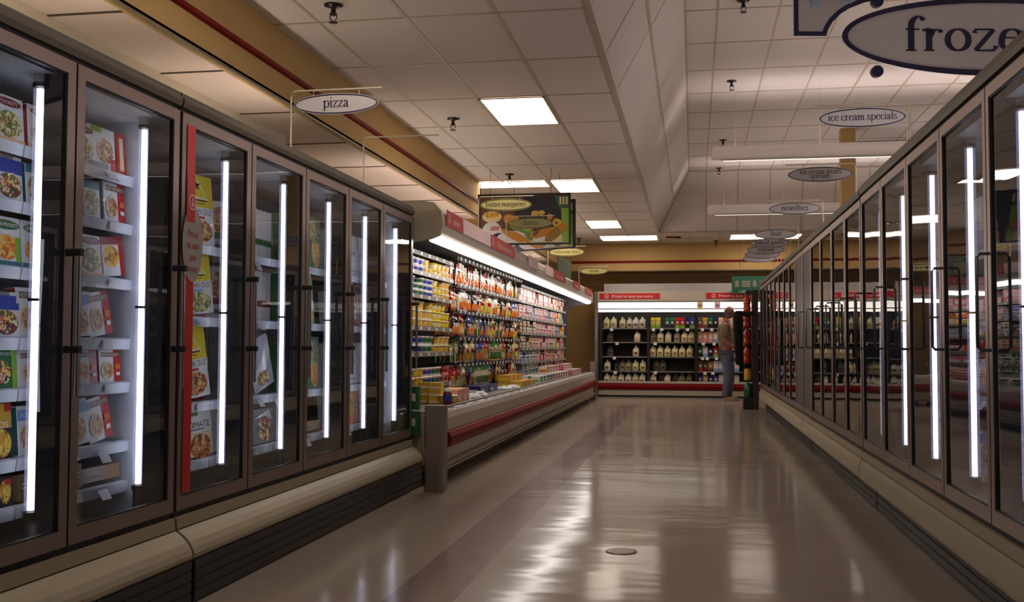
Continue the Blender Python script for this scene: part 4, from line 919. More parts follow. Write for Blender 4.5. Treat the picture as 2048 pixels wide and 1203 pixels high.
# ================================================================== HANGING PICTURE BANNERS
def banner(x0, x1, z0, z1, y, label, rz=0, rich=True):
    w_, h = x1-x0, z1-z0
    e = empty('picture_banner', ((x0+x1)/2, y, z0), label, 'banner', rz=rz)
    b = MB(); b.box(-w_/2, w_/2, -.004, .004, 0, h, 'pic_brown')
    y_ = -.005
    def E(u, v, ru, rv, m, n=20, k=[0]): k[0] += 1; b.ell(-w_/2+u*w_, v*h, ru*w_, rv*h, y_-k[0]*.0002, m, n)
    b.poly([(-w_/2+.0*w_, y_, 0), (w_/2, y_, 0), (w_/2, y_, .22*h), (-w_/2, y_, .28*h)], 'p_cream')
    if rich:
        b.poly([(-w_/2+.36*w_, y_-.0001, .3*h), (w_/2-.07*w_, y_-.0001, .25*h), (w_/2-.09*w_, y_-.0001, .62*h), (w_/2-.16*w_, y_-.0001, h*.98), (-w_/2+.5*w_, y_-.0001, h*.98), (-w_/2+.4*w_, y_-.0001, .7*h)], 'pic_dark')
        b.poly([(w_/2-.075*w_, y_-.0002, .02*h), (w_/2, y_-.0002, .02*h), (w_/2, y_-.0002, .72*h), (w_/2-.085*w_, y_-.0002, .72*h)], 'p_lime')
        b.poly([(w_/2-.12*w_, y_-.0002, .75*h), (w_/2, y_-.0002, .75*h), (w_/2, y_-.0002, .97*h), (w_/2-.16*w_, y_-.0002, .97*h)], 'p_green')
        for q in range(3): b.rect(w_/2-.105*w_+q*.035*w_, .8*h, w_/2-.085*w_+q*.035*w_, .96*h, y_-.0004, 'p_cream')
        E(.14, .26, .11, .2, 'p_white'); E(.14, .56, .11, .12, 'p_cream'); E(.14, .6, .09, .07, 'food_chip'); E(.22, .1, .09, .12, 'p_navy')
        for q in range(5): b.poly([(-w_/2+(.12+.02*q)*w_, y_-.004, .27*h), (-w_/2+(.13+.02*q)*w_, y_-.004, .27*h), (-w_/2+(.15+.02*q)*w_, y_-.004, .36*h), (-w_/2+(.14+.02*q)*w_, y_-.004, .36*h)], 'p_red')
    def L(u, v, ru, rv, an, m, k=[40]):
        k[0] += 1; q = []
        for i in range(22):
            t = 2*pi*i/22; x_ = ru*w_*cos(t); z_ = rv*w_*sin(t)*(1-.25*cos(t)); q.append((-w_/2+u*w_+x_*cos(an)-z_*sin(an), y_-k[0]*.00012, v*h+x_*sin(an)+z_*cos(an)))
        b.poly(q, m)
    L(.5, .12, .30, .07, 0, 'p_white'); L(.33, .52, .06, .05, .3, 'squash'); L(.41, .47, .055, .045, -.3, 'squash'); L(.63, .62, .05, .03, .2, 'squash_y'); L(.70, .63, .035, .028, 0, 'squash_y'); L(.79, .54, .032, .034, 0, 'squash'); L(.87, .42, .05, .045, 0, 'squash_y'); L(.865, .41, .022, .016, 0, 'p_brown')
    L(.57, .34, .06, .04, .2, 'squash_y'); L(.5, .26, .17, .028, -.35, 'p_lime'); L(.44, .3, .13, .022, -.5, 'leafy'); L(.37, .15, .14, .032, -.55, 'squash'); L(.46, .12, .13, .03, -.5, 'squash'); L(.56, .14, .06, .035, -1.0, 'leafy')
    L(.73, .22, .17, .042, .3, 'squash'); L(.85, .2, .14, .05, .65, 'squash_d'); L(.93, .33, .05, .045, .8, 'squash'); L(.64, .22, .05, .025, .9, 'p_brown')
    b.build('picture', e, loc=(0, 0, 0))
    t = .022
    for (a, c, d, f) in ((-w_/2-t, w_/2+t, h, h+t), (-w_/2-t, w_/2+t, -t, 0), (-w_/2-t, -w_/2, 0, h), (w_/2, w_/2+t, 0, h)):
        q = MB(); q.box(a, c, -.02, .02, d, f, 'black'); q.build('frame_bar', e, loc=(0, 0, 0))
    for q in (-w_*.38, w_*.3):
        z = MB(); z.tube([(q, 0, h+t), (q, 0, CZ-z0)], .003, 'dark_metal', 5); z.build('wire', e, loc=(0, 0, 0))
    return e
banner(-2.72, -1.555, 1.315, 1.93, 13.0, 'black framed produce and cheese picture banner hanging over the dairy case')
banner(-2.6, -1.47, 1.30, 1.90, 13.64, 'second picture banner, angled behind the front one, only its edges showing', rz=-.5)
# green signs
b = MB(); b.T = Matrix.Rotation(pi/2, 4, 'Z'); b.box(-.95, .95, 0, .008, 0, .33, 'green_sign')
for k in range(6): b.rect(-.8+k*.28, .03, -.7+k*.28, .22, -.001, 'sign_olive')
for k in range(8): b.rect(-.82+k*.21, .25, -.7+k*.21, .28, -.001, 'rail_grey')
o = b.build('price_board'); o.location = (-2.2, 17.8, 1.2); tag(o, 'dark green price board with pale vertical strips above the far dairy case', 'sign')
b = MB(); b.box(.82, 1.9, 22.5, 22.52, 1.13, 1.5, 'green_sign')
for x in (.93, 1.3):
    b.poly([(x-.04, 22.498, 1.36), (x-.04, 22.498, 1.27), (x+.04, 22.498, 1.27), (x+.04, 22.498, 1.36), (x+.015, 22.498, 1.41), (x-.015, 22.498, 1.41)], 'rail_grey')
for k in range(4):
    for x in (1.03, 1.4): b.rect(x, 1.38-k*.035, x+.18, 1.392-k*.035, 22.498, 'tbar')
b.text('1.99', 1.05, 1.17, .06, 22.497, 'sign_white')
tag(b.build('milk_sign'), 'green hanging sign with milk jug pictures above the orange rack', 'sign')
for x in (1.0, 1.7):
    b = MB(); b.tube([(x, 22.51, 1.5), (x, 22.51, CZ)], .003, 'dark_metal', 5); tag(b.build('sign_wire'), 'thin wire holding the green milk sign, %s one' % ('left' if x < 1.2 else 'right'), 'wire')

# ================================================================== BIG FROZEN SIGN
e = empty('department_sign', (1.258, 9.0, 2.3), 'big white oval frozen sign with thick navy outline hanging from the raised ceiling', 'sign', rz=.1744)
Z_ = 2.3
def sb(b, nm): b.build(nm, e, loc=(0, 0, 0))
cx, cz, rx_, rz_ = 1.278, 2.636-Z_, 1.278, .333
b = MB(); b.prism([(cx+rx_*cos(2*pi*i/72), cz+rz_*sin(2*pi*i/72)) for i in range(72)], 'y', -.015, .015, 'sign_white')
b.ring(cx, cz, rx_+.004, rz_+.004, .05, -.017, 'navy', 90); b.ring(cx, cz, rx_-.055, rz_-.055, .006, -.018, 'sign_grey', 90)
b.text('frozen', 1.165, 2.605-Z_, .195, -.019, 'navy', 1.39, serif=True); sb(b, 'sign_face')
Pp = [(-.40, .348), (-.123, .348), (-.11, .40), (-.07, .47), (.0, .54), (.071, .586), (.2, .64), (.35, .67), (.6, .70), (2.6, .70), (2.6, 1.0), (-.40, 1.0)]
b = MB(); b.prism(Pp, 'y', .03, .05, 'sign_white')
n = len(Pp); O = []
for i in range(n):
    p, q, s_ = Pp[i-1], Pp[i], Pp[(i+1) % n]
    a1 = Vector((q[0]-p[0], q[1]-p[1])).normalized(); a2 = Vector((s_[0]-q[0], s_[1]-q[1])).normalized(); nn = Vector((-a1.y-a2.y, a1.x+a2.x)); nn.normalize(); c_ = max(.5, nn.dot(Vector((-a1.y, a1.x))))
    O.append((q[0]+nn.x*.04/c_, q[1]+nn.y*.04/c_))
for i in range(n):
    k = (i+1) % n; b.poly([(Pp[i][0], .028, Pp[i][1]), (Pp[k][0], .028, Pp[k][1]), (O[k][0], .028, O[k][1]), (O[i][0], .028, O[i][1])], 'navy')
for fx_, fz in ((-.22, .66), (.05, .70), (.5, .86), (1.1, .88)):
    for k in range(6):
        a = k*pi/3; b.poly([(fx_, .026, fz), (fx_+.05*cos(a-.3), .026, fz+.05*sin(a-.3)), (fx_+.09*cos(a), .026, fz+.09*sin(a)), (fx_+.05*cos(a+.3), .026, fz+.05*sin(a+.3))], 'flake_blue')
sb(b, 'backing_panel')
for x, z in ((.302, .636), (.295, .035)):
    b = MB(); b.prism([(x+.05*cos(2*pi*i/24), z+.05*sin(2*pi*i/24)) for i in range(24)], 'y', -.02, .03, 'navy'); sb(b, 'stud')
for x in (-.2, 2.3): b = MB(); b.tube([(x, .04, 1.0), (x, .04, UZ-Z_)], .004, 'dark_metal', 5); sb(b, 'wire')

# ================================================================== FROZEN FOOD BEHIND THE GLASS
DIM = {}
def fbox(key, w, h, d, base_, arts, sidem=None):
    b = MB(); b.cbox(-w/2, w/2, -d/2, d/2, 0, h, base_, .003); y = -d/2
    if sidem:
        for sx in (-1, 1): b.poly([(sx*(w/2+.0006), -d/2+.003, .004), (sx*(w/2+.0006), d/2-.003, .004), (sx*(w/2+.0006), d/2-.003, h-.004), (sx*(w/2+.0006), -d/2+.003, h-.004)][::sx], sidem)
    for k, a in enumerate(arts):
        yy = y-.0005*(k+1)
        if a[0] == 'r': b.rect(-w/2+a[1]*w, a[2]*h, -w/2+a[3]*w, a[4]*h, yy, a[5])
        elif a[0] == 'e': b.ell(-w/2+a[1]*w, a[2]*h, a[3]*w, a[4]*h, yy, a[5], 24)
        elif a[0] == 't': wd = font_text(a[1])[2]; hh = a[4]*h; b.text(a[1], -w/2+a[2]*w, a[3]*h, hh, yy, a[6], a[5]*w/(wd*hh/.72))
        elif a[0] == 'p': b.poly([(-w/2+p[0]*w, yy, p[1]*h) for p in a[1]], a[2])
    PR[key] = b; DIM[key] = (w, h, d)
HP = [('r', .66, 0, 1, 1, 'p_red'), ('p', [(.0, .66), (.66, .80), (.66, 1), (0, 1)], 'p_white'), ('r', .1, .78, .95, .92, 'p_brown'), ('t', 'HOT POCKETS', .52, .85, .085, .8, 'white_ink'), ('e', .36, .36, .28, .28, 'p_cream'), ('e', .38, .36, .24, .24, 'food_roll'), ('r', .72, .4, .94, .55, 'p_orange'), ('r', .74, .2, .92, .3, 'p_white')]
LP = [('r', 0, 0, 1, .1, 'p_teal'), ('e', .52, .84, .45, .1, 'p_green'), ('t', 'LEAN POCKETS', .52, .84, .075, .74, 'white_ink'), ('e', .5, .38, .4, .26, 'food_orange'), ('r', .8, .1, .96, .6, 'p_lime')]
fbox('hot', .17, .185, .05, 'p_white', HP, 'p_red'); fbox('lean', .17, .18, .05, 'p_white', LP, 'p_green')
fbox('pock2', .17, .17, .05, 'p_white', [('e', .5, .86, .42, .09, 'p_dkred'), ('t', 'POCKETS', .5, .86, .08, .6, 'white_ink'), ('e', .5, .38, .42, .3, 'food_green'), ('r', 0, 0, 1, .08, 'p_peach')], 'p_red')
fbox('bluebag', .17, .165, .04, 'p_white', [('r', 0, .6, 1, .92, 'p_blue'), ('e', .55, .32, .4, .28, 'food_mix'), ('r', .3, .92, .7, 1, 'p_grey')], 'p_blue')
fbox('greenbox', .15, .14, .05, 'p_green', [('r', 0, .8, 1, 1, 'p_green'), ('t', 'LEAN POCKETS', .5, .9, .08, .9, 'white_ink'), ('e', .42, .42, .36, .32, 'food_mix'), ('r', .8, 0, 1, 1, 'p_lime')], 'p_lime')
fbox('tos', .12, .2, .05, 'p_black', [('r', 0, .55, 1, 1, 'p_gold'), ('t', 'TOS', .5, .62, .12, .7, 'white_ink'), ('e', .5, .28, .44, .26, 'food_chip'), ('r', .7, .85, 1, 1, 'p_red')], 'p_yellow')
fbox('blackbox', .14, .11, .05, 'p_black', [('e', .7, .5, .22, .4, 'food_chip'), ('r', .1, .4, .45, .46, 'p_grey'), ('r', .72, .7, .95, .9, 'p_red')], 'p_navy')
fbox('whitegreen', .2, .18, .06, 'p_white', [('r', .1, .86, .5, 1, 'p_lime'), ('e', .6, .45, .32, .3, 'food_roll'), ('r', .78, 0, 1, .3, 'p_red'), ('r', 0, 0, .7, .14, 'p_grey')], 'p_red')
fbox('tealbag', .12, .155, .05, 'p_white', [('r', 0, .78, 1, 1, 'p_teal'), ('e', .5, .4, .42, .34, 'food_green')], 'p_teal')
fbox('yelred', .18, .17, .05, 'p_red', [('r', .08, 0, .8, .8, 'p_white'), ('e', .45, .5, .34, .28, 'food_chip'), ('r', .1, .84, .9, .96, 'p_dkred')], 'p_red')
fbox('paleblue', .14, .185, .05, 'p_white', [('r', 0, .7, 1, .92, 'p_skyblue'), ('t', 'POCKETS', .5, .8, .08, .7, 'white_ink'), ('e', .45, .34, .38, .28, 'food_roll')], 'p_teal')
fbox('brownbox', .18, .10, .12, 'p_brown', [('r', .1, .6, .9, .66, 'p_white'), ('r', .1, .45, .9, .5, 'p_white'), ('r', .6, .1, .95, .4, 'p_red')], 'p_card')
fbox('card', .3, .06, .28, 'p_card', [('r', .1, .3, .5, .4, 'p_black')], 'p_card')
CR = [('r', 0, .52, 1, 1, 'p_yellow'), ('p', [(.12, .66), (.5, .97), (.86, .66)], 'p_white'), ('p', [(.17, .68), (.5, .94), (.81, .68)], 'p_yellow'), ('p', [(.4, .78), (.44, .84), (.36, .88), (.48, .88), (.5, .93), (.52, .88), (.64, .88), (.56, .84), (.6, .78), (.5, .82)], 'p_black'),
      ('r', .2, .63, .8, .65, 'p_black'), ('r', .28, .59, .72, .6, 'p_black'), ('r', 0, .43, 1, .54, 'p_white'), ('t', 'CRISPY THIN CRUST', .5, .48, .09, .94, 'p_black'), ('r', .0, .38, .7, .41, 'p_red'), ('e', .52, .19, .4, .18, 'p_white'), ('e', .55, .2, .36, .165, 'food_pizza')]
fbox('crust', .30, .36, .05, 'p_white', CR, 'p_yellow')
CR2 = [a if a[-1] != 'p_red' else a[:-1]+('p_skyblue',) for a in CR]; CR2 = [a if a[-1] != 'food_pizza' else a[:-1]+('food_green',) for a in CR2]
fbox('crust2', .30, .31, .05, 'p_white', CR2, 'p_yellow')
fbox('ultimate', .30, .245, .045, 'p_cream', [('r', 0, .5, 1, 1, 'p_white'), ('r', .0, .88, .3, 1, 'p_red'), ('t', 'ULTIMATE', .5, .66, .13, .86, 'p_black'), ('r', .3, .84, .6, .92, 'p_green'), ('e', .62, .2, .3, .26, 'food_pizza'), ('r', .3, .54, .75, .57, 'p_grey')], 'p_card')
fbox('redpack', .12, .17, .05, 'p_red', [('e', .5, .5, .4, .3, 'food_mix'), ('r', .1, .8, .9, .9, 'p_yellow')], 'p_dkred')
fbox('pizza_s', .30, .30, .022, 'p_white', [('e', .5, .66, .3, .24, 'food_pizza'), ('r', 0, .3, 1, .42, 'p_green'), ('r', 0, .0, 1, .06, 'p_red'), ('r', .2, .12, .8, .2, 'p_grey')], 'p_white')
fbox('pizza_r', .30, .30, .022, 'p_white', [('e', .5, .66, .3, .24, 'food_roll'), ('r', 0, .3, 1, .42, 'p_dkred'), ('r', .2, .12, .8, .2, 'p_grey')], 'p_white')
fbox('pine', .26, .34, .06, 'p_green', [('e', .5, .72, .4, .24, 'food_green'), ('e', .55, .32, .3, .3, 'food_orange'), ('r', .3, .5, .7, .6, 'leaf_bits')], 'p_lime')
fbox('greenbag', .26, .3, .06, 'p_lime', [('r', 0, .3, 1, .5, 'p_white'), ('e', .5, .7, .4, .2, 'leaf_bits'), ('e', .5, .15, .4, .13, 'food_orange')], 'p_green')
fbox('pale', .26, .30, .1, 'p_white', [('r', 0, .1, 1, .14, 'p_skyblue'), ('r', .1, .5, .8, .6, 'p_skyblue')], 'p_white')
fbox('redwhite', .26, .24, .1, 'p_red', [('r', .1, .2, .9, .5, 'p_white'), ('r', .1, .6, .9, .7, 'p_cream')], 'p_white')
fbox('fries', .26, .28, .1, 'p_orange', [('e', .5, .5, .4, .3, 'food_chip'), ('r', 0, .85, 1, 1, 'p_red')], 'p_red')
fbox('hot2', .165, .168, .06, 'p_white', HP, 'p_white'); fbox('hotl', .165, .138, .05, 'p_white', HP, 'p_red')
fbox('redslim', .075, .18, .05, 'p_red', [('r', .3, .1, .7, .9, 'p_cream')], 'p_red')
fbox('silverbag', .28, .3, .05, 'p_silver', [('p', [(0, .3), (.5, .5), (1, .95), (1, .6), (.5, .2), (0, .1)], 'f_white'), ('e', .5, .2, .3, .14, 'food_mix')], 'p_silver')
fbox('silverbag2', .3, .2, .1, 'p_grey', [('e', .6, .4, .35, .35, 'food_mix'), ('p', [(0, .7), (.8, .95), (1, .6), (.6, .8)], 'f_white')], 'p_silver')
FN = {'hot2': ('stuffed_sandwich_box', 'larger white and red stuffed sandwich box'), 'hotl': ('stuffed_sandwich_box', 'short red-sided stuffed sandwich box'), 'redslim': ('frozen_food_box', 'narrow red box'), 'silverbag': ('frozen_food_bag', 'shiny silver plastic wrapped pack'), 'silverbag2': ('frozen_food_bag', 'grey see-through pack'), 'hot': ('stuffed_sandwich_box', 'white and red stuffed sandwich box'), 'lean': ('stuffed_sandwich_box', 'white box with green oval title'), 'pock2': ('stuffed_sandwich_box', 'white box with dark red oval title'), 'bluebag': ('frozen_food_box', 'white box with wide blue band'),
      'greenbox': ('stuffed_sandwich_box', 'green sandwich box with food picture'), 'tos': ('snack_box', 'black and gold snack box'), 'blackbox': ('snack_box', 'black snack box with chips picture'), 'whitegreen': ('frozen_food_box', 'white box with green top'),
      'tealbag': ('frozen_food_box', 'white box with teal top'), 'yelred': ('frozen_food_box', 'red and white box with yellow food'), 'paleblue': ('stuffed_sandwich_box', 'pale blue banded sandwich box'), 'brownbox': ('frozen_food_box', 'low brown box with white lines'),
      'card': ('cardboard_tray', 'flat brown cardboard tray'), 'crust': ('pizza_box', 'yellow crispy thin crust pizza box'), 'crust2': ('pizza_box', 'yellow pizza box with blue line'), 'ultimate': ('pizza_box', 'cream box lettered ultimate'),
      'redpack': ('frozen_food_box', 'small red frozen box'), 'pizza_s': ('pizza_box', 'white pizza box with green band'), 'pizza_r': ('pizza_box', 'white pizza box with dark red band'), 'pine': ('frozen_fruit_box', 'green fruit box'), 'greenbag': ('vegetable_box', 'lime vegetable box with white band'),
      'pale': ('frozen_food_box', 'tall white box with pale lines'), 'redwhite': ('frozen_food_box', 'red box with white panel'), 'fries': ('frozen_food_box', 'orange box of fries')}
FH = {}
def fz(key, Y, z, door, shelf, tilt=0., lean=0., turn=0., d=0., face=-2.452, side=-1, extra=''):
    nm, ds = FN[key]
    sh = ('top', 'second', 'third', 'fourth', 'fifth', 'sixth', 'seventh', 'lowest')[shelf]
    lb = '%s, %s shelf behind %s left door' % (ds, sh, door) if side < 0 else '%s, %s shelf behind %s right door' % (ds, sh, door)
    k_ = (lb, extra); FH[lb] = FH.get(lb, 0)+1
    if FH[lb] > 1: lb += ', %s one' % ORD[FH[lb]-1]
    place(key, nm, (face, Y, z+.019+abs(sin(lean))*DIM[key][2]/2+abs(sin(tilt))*DIM[key][0]/2), pi/2+turn if side < 0 else -pi/2+turn, lb, 'box', 'frozen food behind %s %s door' % (door, 'left' if side < 0 else 'right'), rx=-lean, ry=tilt)
random.seed(3)
# first two modules: seven shelves of boxes
rowsA = [['whitegreen', 'pock2', 'hot'], ['tealbag', 'bluebag', 'hotl'], ['lean', 'pock2', 'yelred'], ['pock2', 'bluebag', 'hot'], ['greenbox', 'hotl', 'hotl'], ['tos', 'paleblue', 'hot'], ['blackbox', 'brownbox', 'brownbox']]
def stock(yA, yB, lv, spec, door, tops=None):
    for si, z in enumerate(lv):
        L = spec[si]; n = len(L)
        for k, key in enumerate(L):
            if key is None: continue
            for d in range(2):
                Y = yA+(k+.5)*(yB-yA)/n
                fz(key, Y+random.uniform(-.008, .008), z, door, si, lean=0 if d else .10, turn=random.uniform(-.12, .12), face=-2.506-d*.14)

def row(door, si, z, L, lean=.08, face=-2.464):
    for key, Y, *tt in L:
        d = DIM[key][2]; fz(key, Y, z, door, si, lean=lean, tilt=tt[0] if tt else 0, turn=tt[1] if len(tt) > 1 else 0, face=face-d/2)
stock(1.94, 2.62, LV12, rowsA, 'the nearest')
A = [('whitegreen', 'pock2', 'pock2'), ('bluebag', 'bluebag', 'bluebag'), ('lean', 'lean', 'lean'), ('pock2', 'hot', 'bluebag'), ('greenbox', 'greenbox', 'greenbox'), ('tos', 'tos', 'tos'), ('blackbox', 'blackbox', 'blackbox')]
for si in range(7): row('the first', si, LV12[si], [(A[si][0], 2.80), (A[si][1], 2.99), (A[si][2], 3.175), (A[si][2], 3.365)])
row('the second', 0, LV12[0], [('pock2', 3.56), ('tealbag', 3.73), ('pock2', 3.835), ('whitegreen', 3.97)], face=-2.464)
row('the second', 0, LV12[0], [('redslim', 4.12)])
row('the second', 1, LV12[1], [('tealbag', 3.53), ('tealbag', 3.68), ('tealbag', 3.90), ('hot2', 4.07, 0, 0)])
row('the second', 2, LV12[2], [('lean', 3.54), ('lean', 3.72), ('pock2', 3.905), ('yelred', 4.07, -.1)])
row('the second', 3, LV12[3], [('hot', 3.52), ('hot', 3.70), ('paleblue', 3.85, -.08), ('hot', 3.985, -.14)])
row('the second', 4, LV12[4], [('hotl', 3.53), ('hotl', 3.70), ('hotl', 3.88), ('hotl', 4.06)])
row('the second', 5, LV12[5], [('paleblue', 3.53), ('paleblue', 3.69), ('paleblue', 3.85, -.1), ('hot', 4.0, -.16)])
row('the second', 6, LV12[6], [('brownbox', 3.56), ('brownbox', 3.78), ('card', 4.0)])
for si, kk in enumerate(('crust', 'crust2', 'crust', 'ultimate')): row('the third', si, LV3[si], [(kk, 4.545), (kk, (4.885, 4.885, 4.86, 4.905)[si], (-.02, -.09, -.1, -.05)[si], -.1)], face=-2.485)
for si in range(3): fz('redpack', 5.09, LV3[si], 'the third', si, face=-2.60); fz('redpack', 5.09, LV3[si], 'the third', si, face=-2.68)
def books(yA, yB, z, key, n, door, si, a=.5):
    for k in range(n): fz(key, yA+(k+.5)*(yB-yA)/n, z, door, si, turn=-a, face=-2.62)
books(5.36, 5.82, LV3[0], 'pizza_s', 7, 'the fourth', 0); books(5.36, 5.82, LV3[1], 'pizza_r', 7, 'the fourth', 1)
row('the fourth', 2, LV3[2], [('pizza_r', 5.33), ('silverbag', 5.68, -.25)]); row('the fourth', 3, LV3[3], [('redwhite', 5.3), ('silverbag2', 5.68)])
row('the fifth', 0, LV3[0], [('greenbag', 6.06), ('pine', 6.48)]); row('the fifth', 1, LV3[1], [('greenbag', 6.05), ('greenbag', 6.34)])
row('the fifth', 2, LV3[2], [('greenbag', 6.05), ('pine', 6.48)]); row('the fifth', 3, LV3[3], [('redwhite', 6.05), ('card', 6.45)])
for dr, y in (('the sixth', 7.24), ('the seventh', 7.84)):
    for si, (k1, k2) in enumerate((('pale', 'pale'), ('redwhite', 'redwhite'), ('pale', 'pale'), ('redwhite', 'fries'))): row(dr, si, LV3[si], [(k1, y-.29), (k2, y)])
# right-hand freezers near the viewer
RN = ['the first', 'the second', 'the third', 'the fourth', 'the fifth']
for i in range(5):
    for si, z in enumerate([.45, .1, -.26, -.62]):
        for k in range(2):
            key = (['bluebag', 'redwhite', 'pale', 'fries', 'whitegreen', 'pale', 'paleblue'])[(i*5+si*3+k*2) % 7]
            fz(key, yr[i]+.2+k*.33, z, RN[i], si, face=1.16+.34, side=1, turn=random.uniform(-.1, .1))

# ================================================================== ORANGE BOTTLE RACK AT THE END OF THE RIGHT RUN
e = empty('display_rack', (1.0, 18.95, FZ), 'dark brown end rack holding orange bottles beside the last right freezer', 'rack')
e_rack = e
def bx(nm, *a):
    b = MB(); b.box(*a); b.build(nm, e)
bx('back_panel', 1.04, 1.14, 18.72, 19.12, FZ, 1.0, 'rack_brown'); bx('top_cap', .93, 1.04, 18.78, 19.1, .93, .99, 'rack_brown'); bx('base', .88, 1.04, 18.75, 19.1, FZ, -.9, 'black')
for z in (.62, .34, .02, -.30, -.60): bx('shelf', .90, 1.04, 18.76, 19.1, z-.012, z, 'black')
def obottle(z, h, r, m, cap, x=.955, y=18.9):
    b = MB(); b.lathe([(r*.9, 0), (r, h*.06), (r, h*.3), (r*.86, h*.36), (r*.86, h*.42), (r, h*.5), (r, h*.74), (r*.5, h*.9), (r*.36, h*.92), (r*.36, h*.94)], m, 16)
    o = b.build('drink_bottle'); l = MB(); l.lathe([(r*.4, h*.93), (r*.4, h), (r*.3, h)], cap, 12); c = l.build('cap'); c.parent = o; o.location = (x, y, z); return o
for k, (z, h, m, cap, lb) in enumerate(((.622, .29, 'bottle_orange', 'p_dkred', 'orange bottle on the top shelf of the end rack'), (.342, .26, 'bottle_orange', 'p_dkred', 'orange bottle on the second shelf of the end rack'),
        (.022, .3, 'bottle_orange', 'p_orange', 'orange bottle on the middle shelf of the end rack'), (-.298, .29, 'bottle_orange', 'p_orange', 'orange bottle on the fourth shelf of the end rack'), )):
    for q in range(2):
        o = obottle(z, h, .062, m, cap, .955, 18.84+q*.15); tag(o, lb+(', in front', ', at the back')[q], 'bottle', 'orange bottles on the end rack')
b = MB(); b.lathe([(.066, 0), (.07, .02), (.07, .17), (.05, .2)], 'p_gold', 16); o = b.build('snack_tub'); o.location = (.965, 18.86, -.598); tag(o, 'gold round tub low on the end rack', 'tub')
b = MB(); b.lathe([(.07, 0), (.075, .02), (.075, .2), (.055, .235), (.03, .25)], 'bottle_green', 16); o = b.build('green_canister'); o.location = (.962, 18.86, -.898); tag(o, 'glossy green canister at the bottom of the end rack', 'canister')

# ================================================================== PEOPLE
def skin(name, verts, edges, radii, m, root=0, sub=2, parent=None, smooth=True):
    me = bpy.data.meshes.new(name); me.from_pydata(verts, edges, []); o = bpy.data.objects.new(name, me); COL.objects.link(o)
    sk = o.modifiers.new('skin', 'SKIN'); sk.use_smooth_shade = True
    for i, r in enumerate(radii):
        v = me.skin_vertices[0].data[i]; v.radius = r if isinstance(r, tuple) else (r, r); v.use_root = (i == root)
    s2 = o.modifiers.new('sub', 'SUBSURF'); s2.levels = sub; s2.render_levels = sub
    me.materials.append(MATS[m])
    if parent: o.parent = parent
    return o
# the man: local axes: +x the way he faces, y to his left, z up from the floor; height 1.93
px_, py_ = .70, 21.62
man = empty('person', (px_, py_, FZ), 'man in tan short-sleeved shirt and blue jeans standing by the orange rack, facing right', 'person', rz=-.12)
V = [(-.02, 0, 1.02), (-.03, 0, 1.2), (-.05, 0, 1.42), (-.04, 0, 1.58), (0, 0, 1.69),   # pelvis .. neck
     (-.05, -.17, 1.55), (-.06, -.235, 1.36), (-.04, -.25, 1.22), (.09, -.20, 1.12), (.17, -.17, 1.10),  # right arm (toward the camera)
     (-.05, .17, 1.55), (-.05, .235, 1.36), (-.02, .25, 1.22), (.12, .20, 1.16), (.20, .18, 1.15),
     (-.02, -.10, .95), (.01, -.11, .54), (-.05, -.10, .12), (-.02, .10, .95), (.05, .11, .54), (.01, .11, .12),
     (-.05, -.10, .06), (.09, -.11, .04), (.01, .11, .06), (.15, .12, .04)]
Ed = [(0, 1), (1, 2), (2, 3), (3, 4), (3, 5), (5, 6), (6, 7), (7, 8), (8, 9), (3, 10), (10, 11), (11, 12), (12, 13), (13, 14), (0, 15), (15, 16), (16, 17), (0, 18), (18, 19), (19, 20), (17, 21), (21, 22), (20, 23), (23, 24)]
Rd = [(.12, .12), (.12, .12), (.11, .13), (.08, .09), .05, .062, .055, .046, .036, .03, .062, .055, .046, .036, .03, .10, .072, .05, .10, .072, .05, .05, .035, .05, .035]
skin('body', V, Ed, Rd, 'skin', 0, 2, man)
# head: one smooth form with brow, nose, chin, ears
def head(parent, c, hm='skin', hair='hair_grey', turn=0., tilt=0.):
    T = Matrix.Translation(c) @ Matrix.Rotation(turn, 4, 'Z') @ Matrix.Rotation(tilt, 4, 'Y')
    b = MB(); b.T = T; n, m_ = 20, 16; V = []
    for j in range(m_+1):
        t = pi*j/m_; z = .125*cos(t); r = sin(t)
        for i in range(n):
            a = 2*pi*i/n; x = r*cos(a); y = r*sin(a)*.078
            f = max(0, cos(a)); xx = x*.10
            if z < 0: xx = x*(.10-.02*(-z/.125)) + (.018*f*(-z/.125)); y *= 1-.28*(-z/.125)
            if f > .9 and abs(z+.005) < .03: xx += .006
            V.append((xx+.005, y, z))
    b.add(V, [(j*n+i, j*n+(i+1) % n, (j+1)*n+(i+1) % n, (j+1)*n+i) for j in range(m_) for i in range(n)], hm, True)
    b.add([(.098, -.012, .02), (.098, .012, .02), (.098, -.018, -.03), (.098, .018, -.03), (.13, 0, -.028), (.108, 0, .02)], [(0, 5, 4, 2), (5, 1, 3, 4), (2, 4, 3)], hm, True)
    for s_ in (-1, 1): b.lathe([(.004, -.03), (.016, -.02), (.02, .01), (.012, .028), (.003, .032)], hm, 10, (-.005, s_*.079, 0), sy=.45)
    h = b.build('head', parent, loc=(0, 0, 0))
    for s_ in (-1, 1): b = MB(); b.T = T; b.lathe([(.002, -.008), (.009, 0), (.002, .008)], 'ink', 8, (.094, s_*.032, .016)); b.build('eye', h)
    b = MB(); b.T = T; b.box(.094, .101, -.022, .022, -.066, -.060, 'stripe_red'); b.build('mouth', h)
    # cropped hair round the back and sides
    b = MB(); b.T = T; V = []
    for j in range(7):
        t = radians(66+j*8); z = .129*cos(t); r = sin(t)
        for i in range(15):
            a = radians(75+i*15); V.append((r*cos(a)*.106+.004, r*sin(a)*.083, z))
    b.add(V, [(j*15+i, j*15+i+1, (j+1)*15+i+1, (j+1)*15+i) for j in range(6) for i in range(14)], hair, True); b.build('hair', h)
    return h
head(man, (.03, 0, 1.815), turn=.35, tilt=.12)
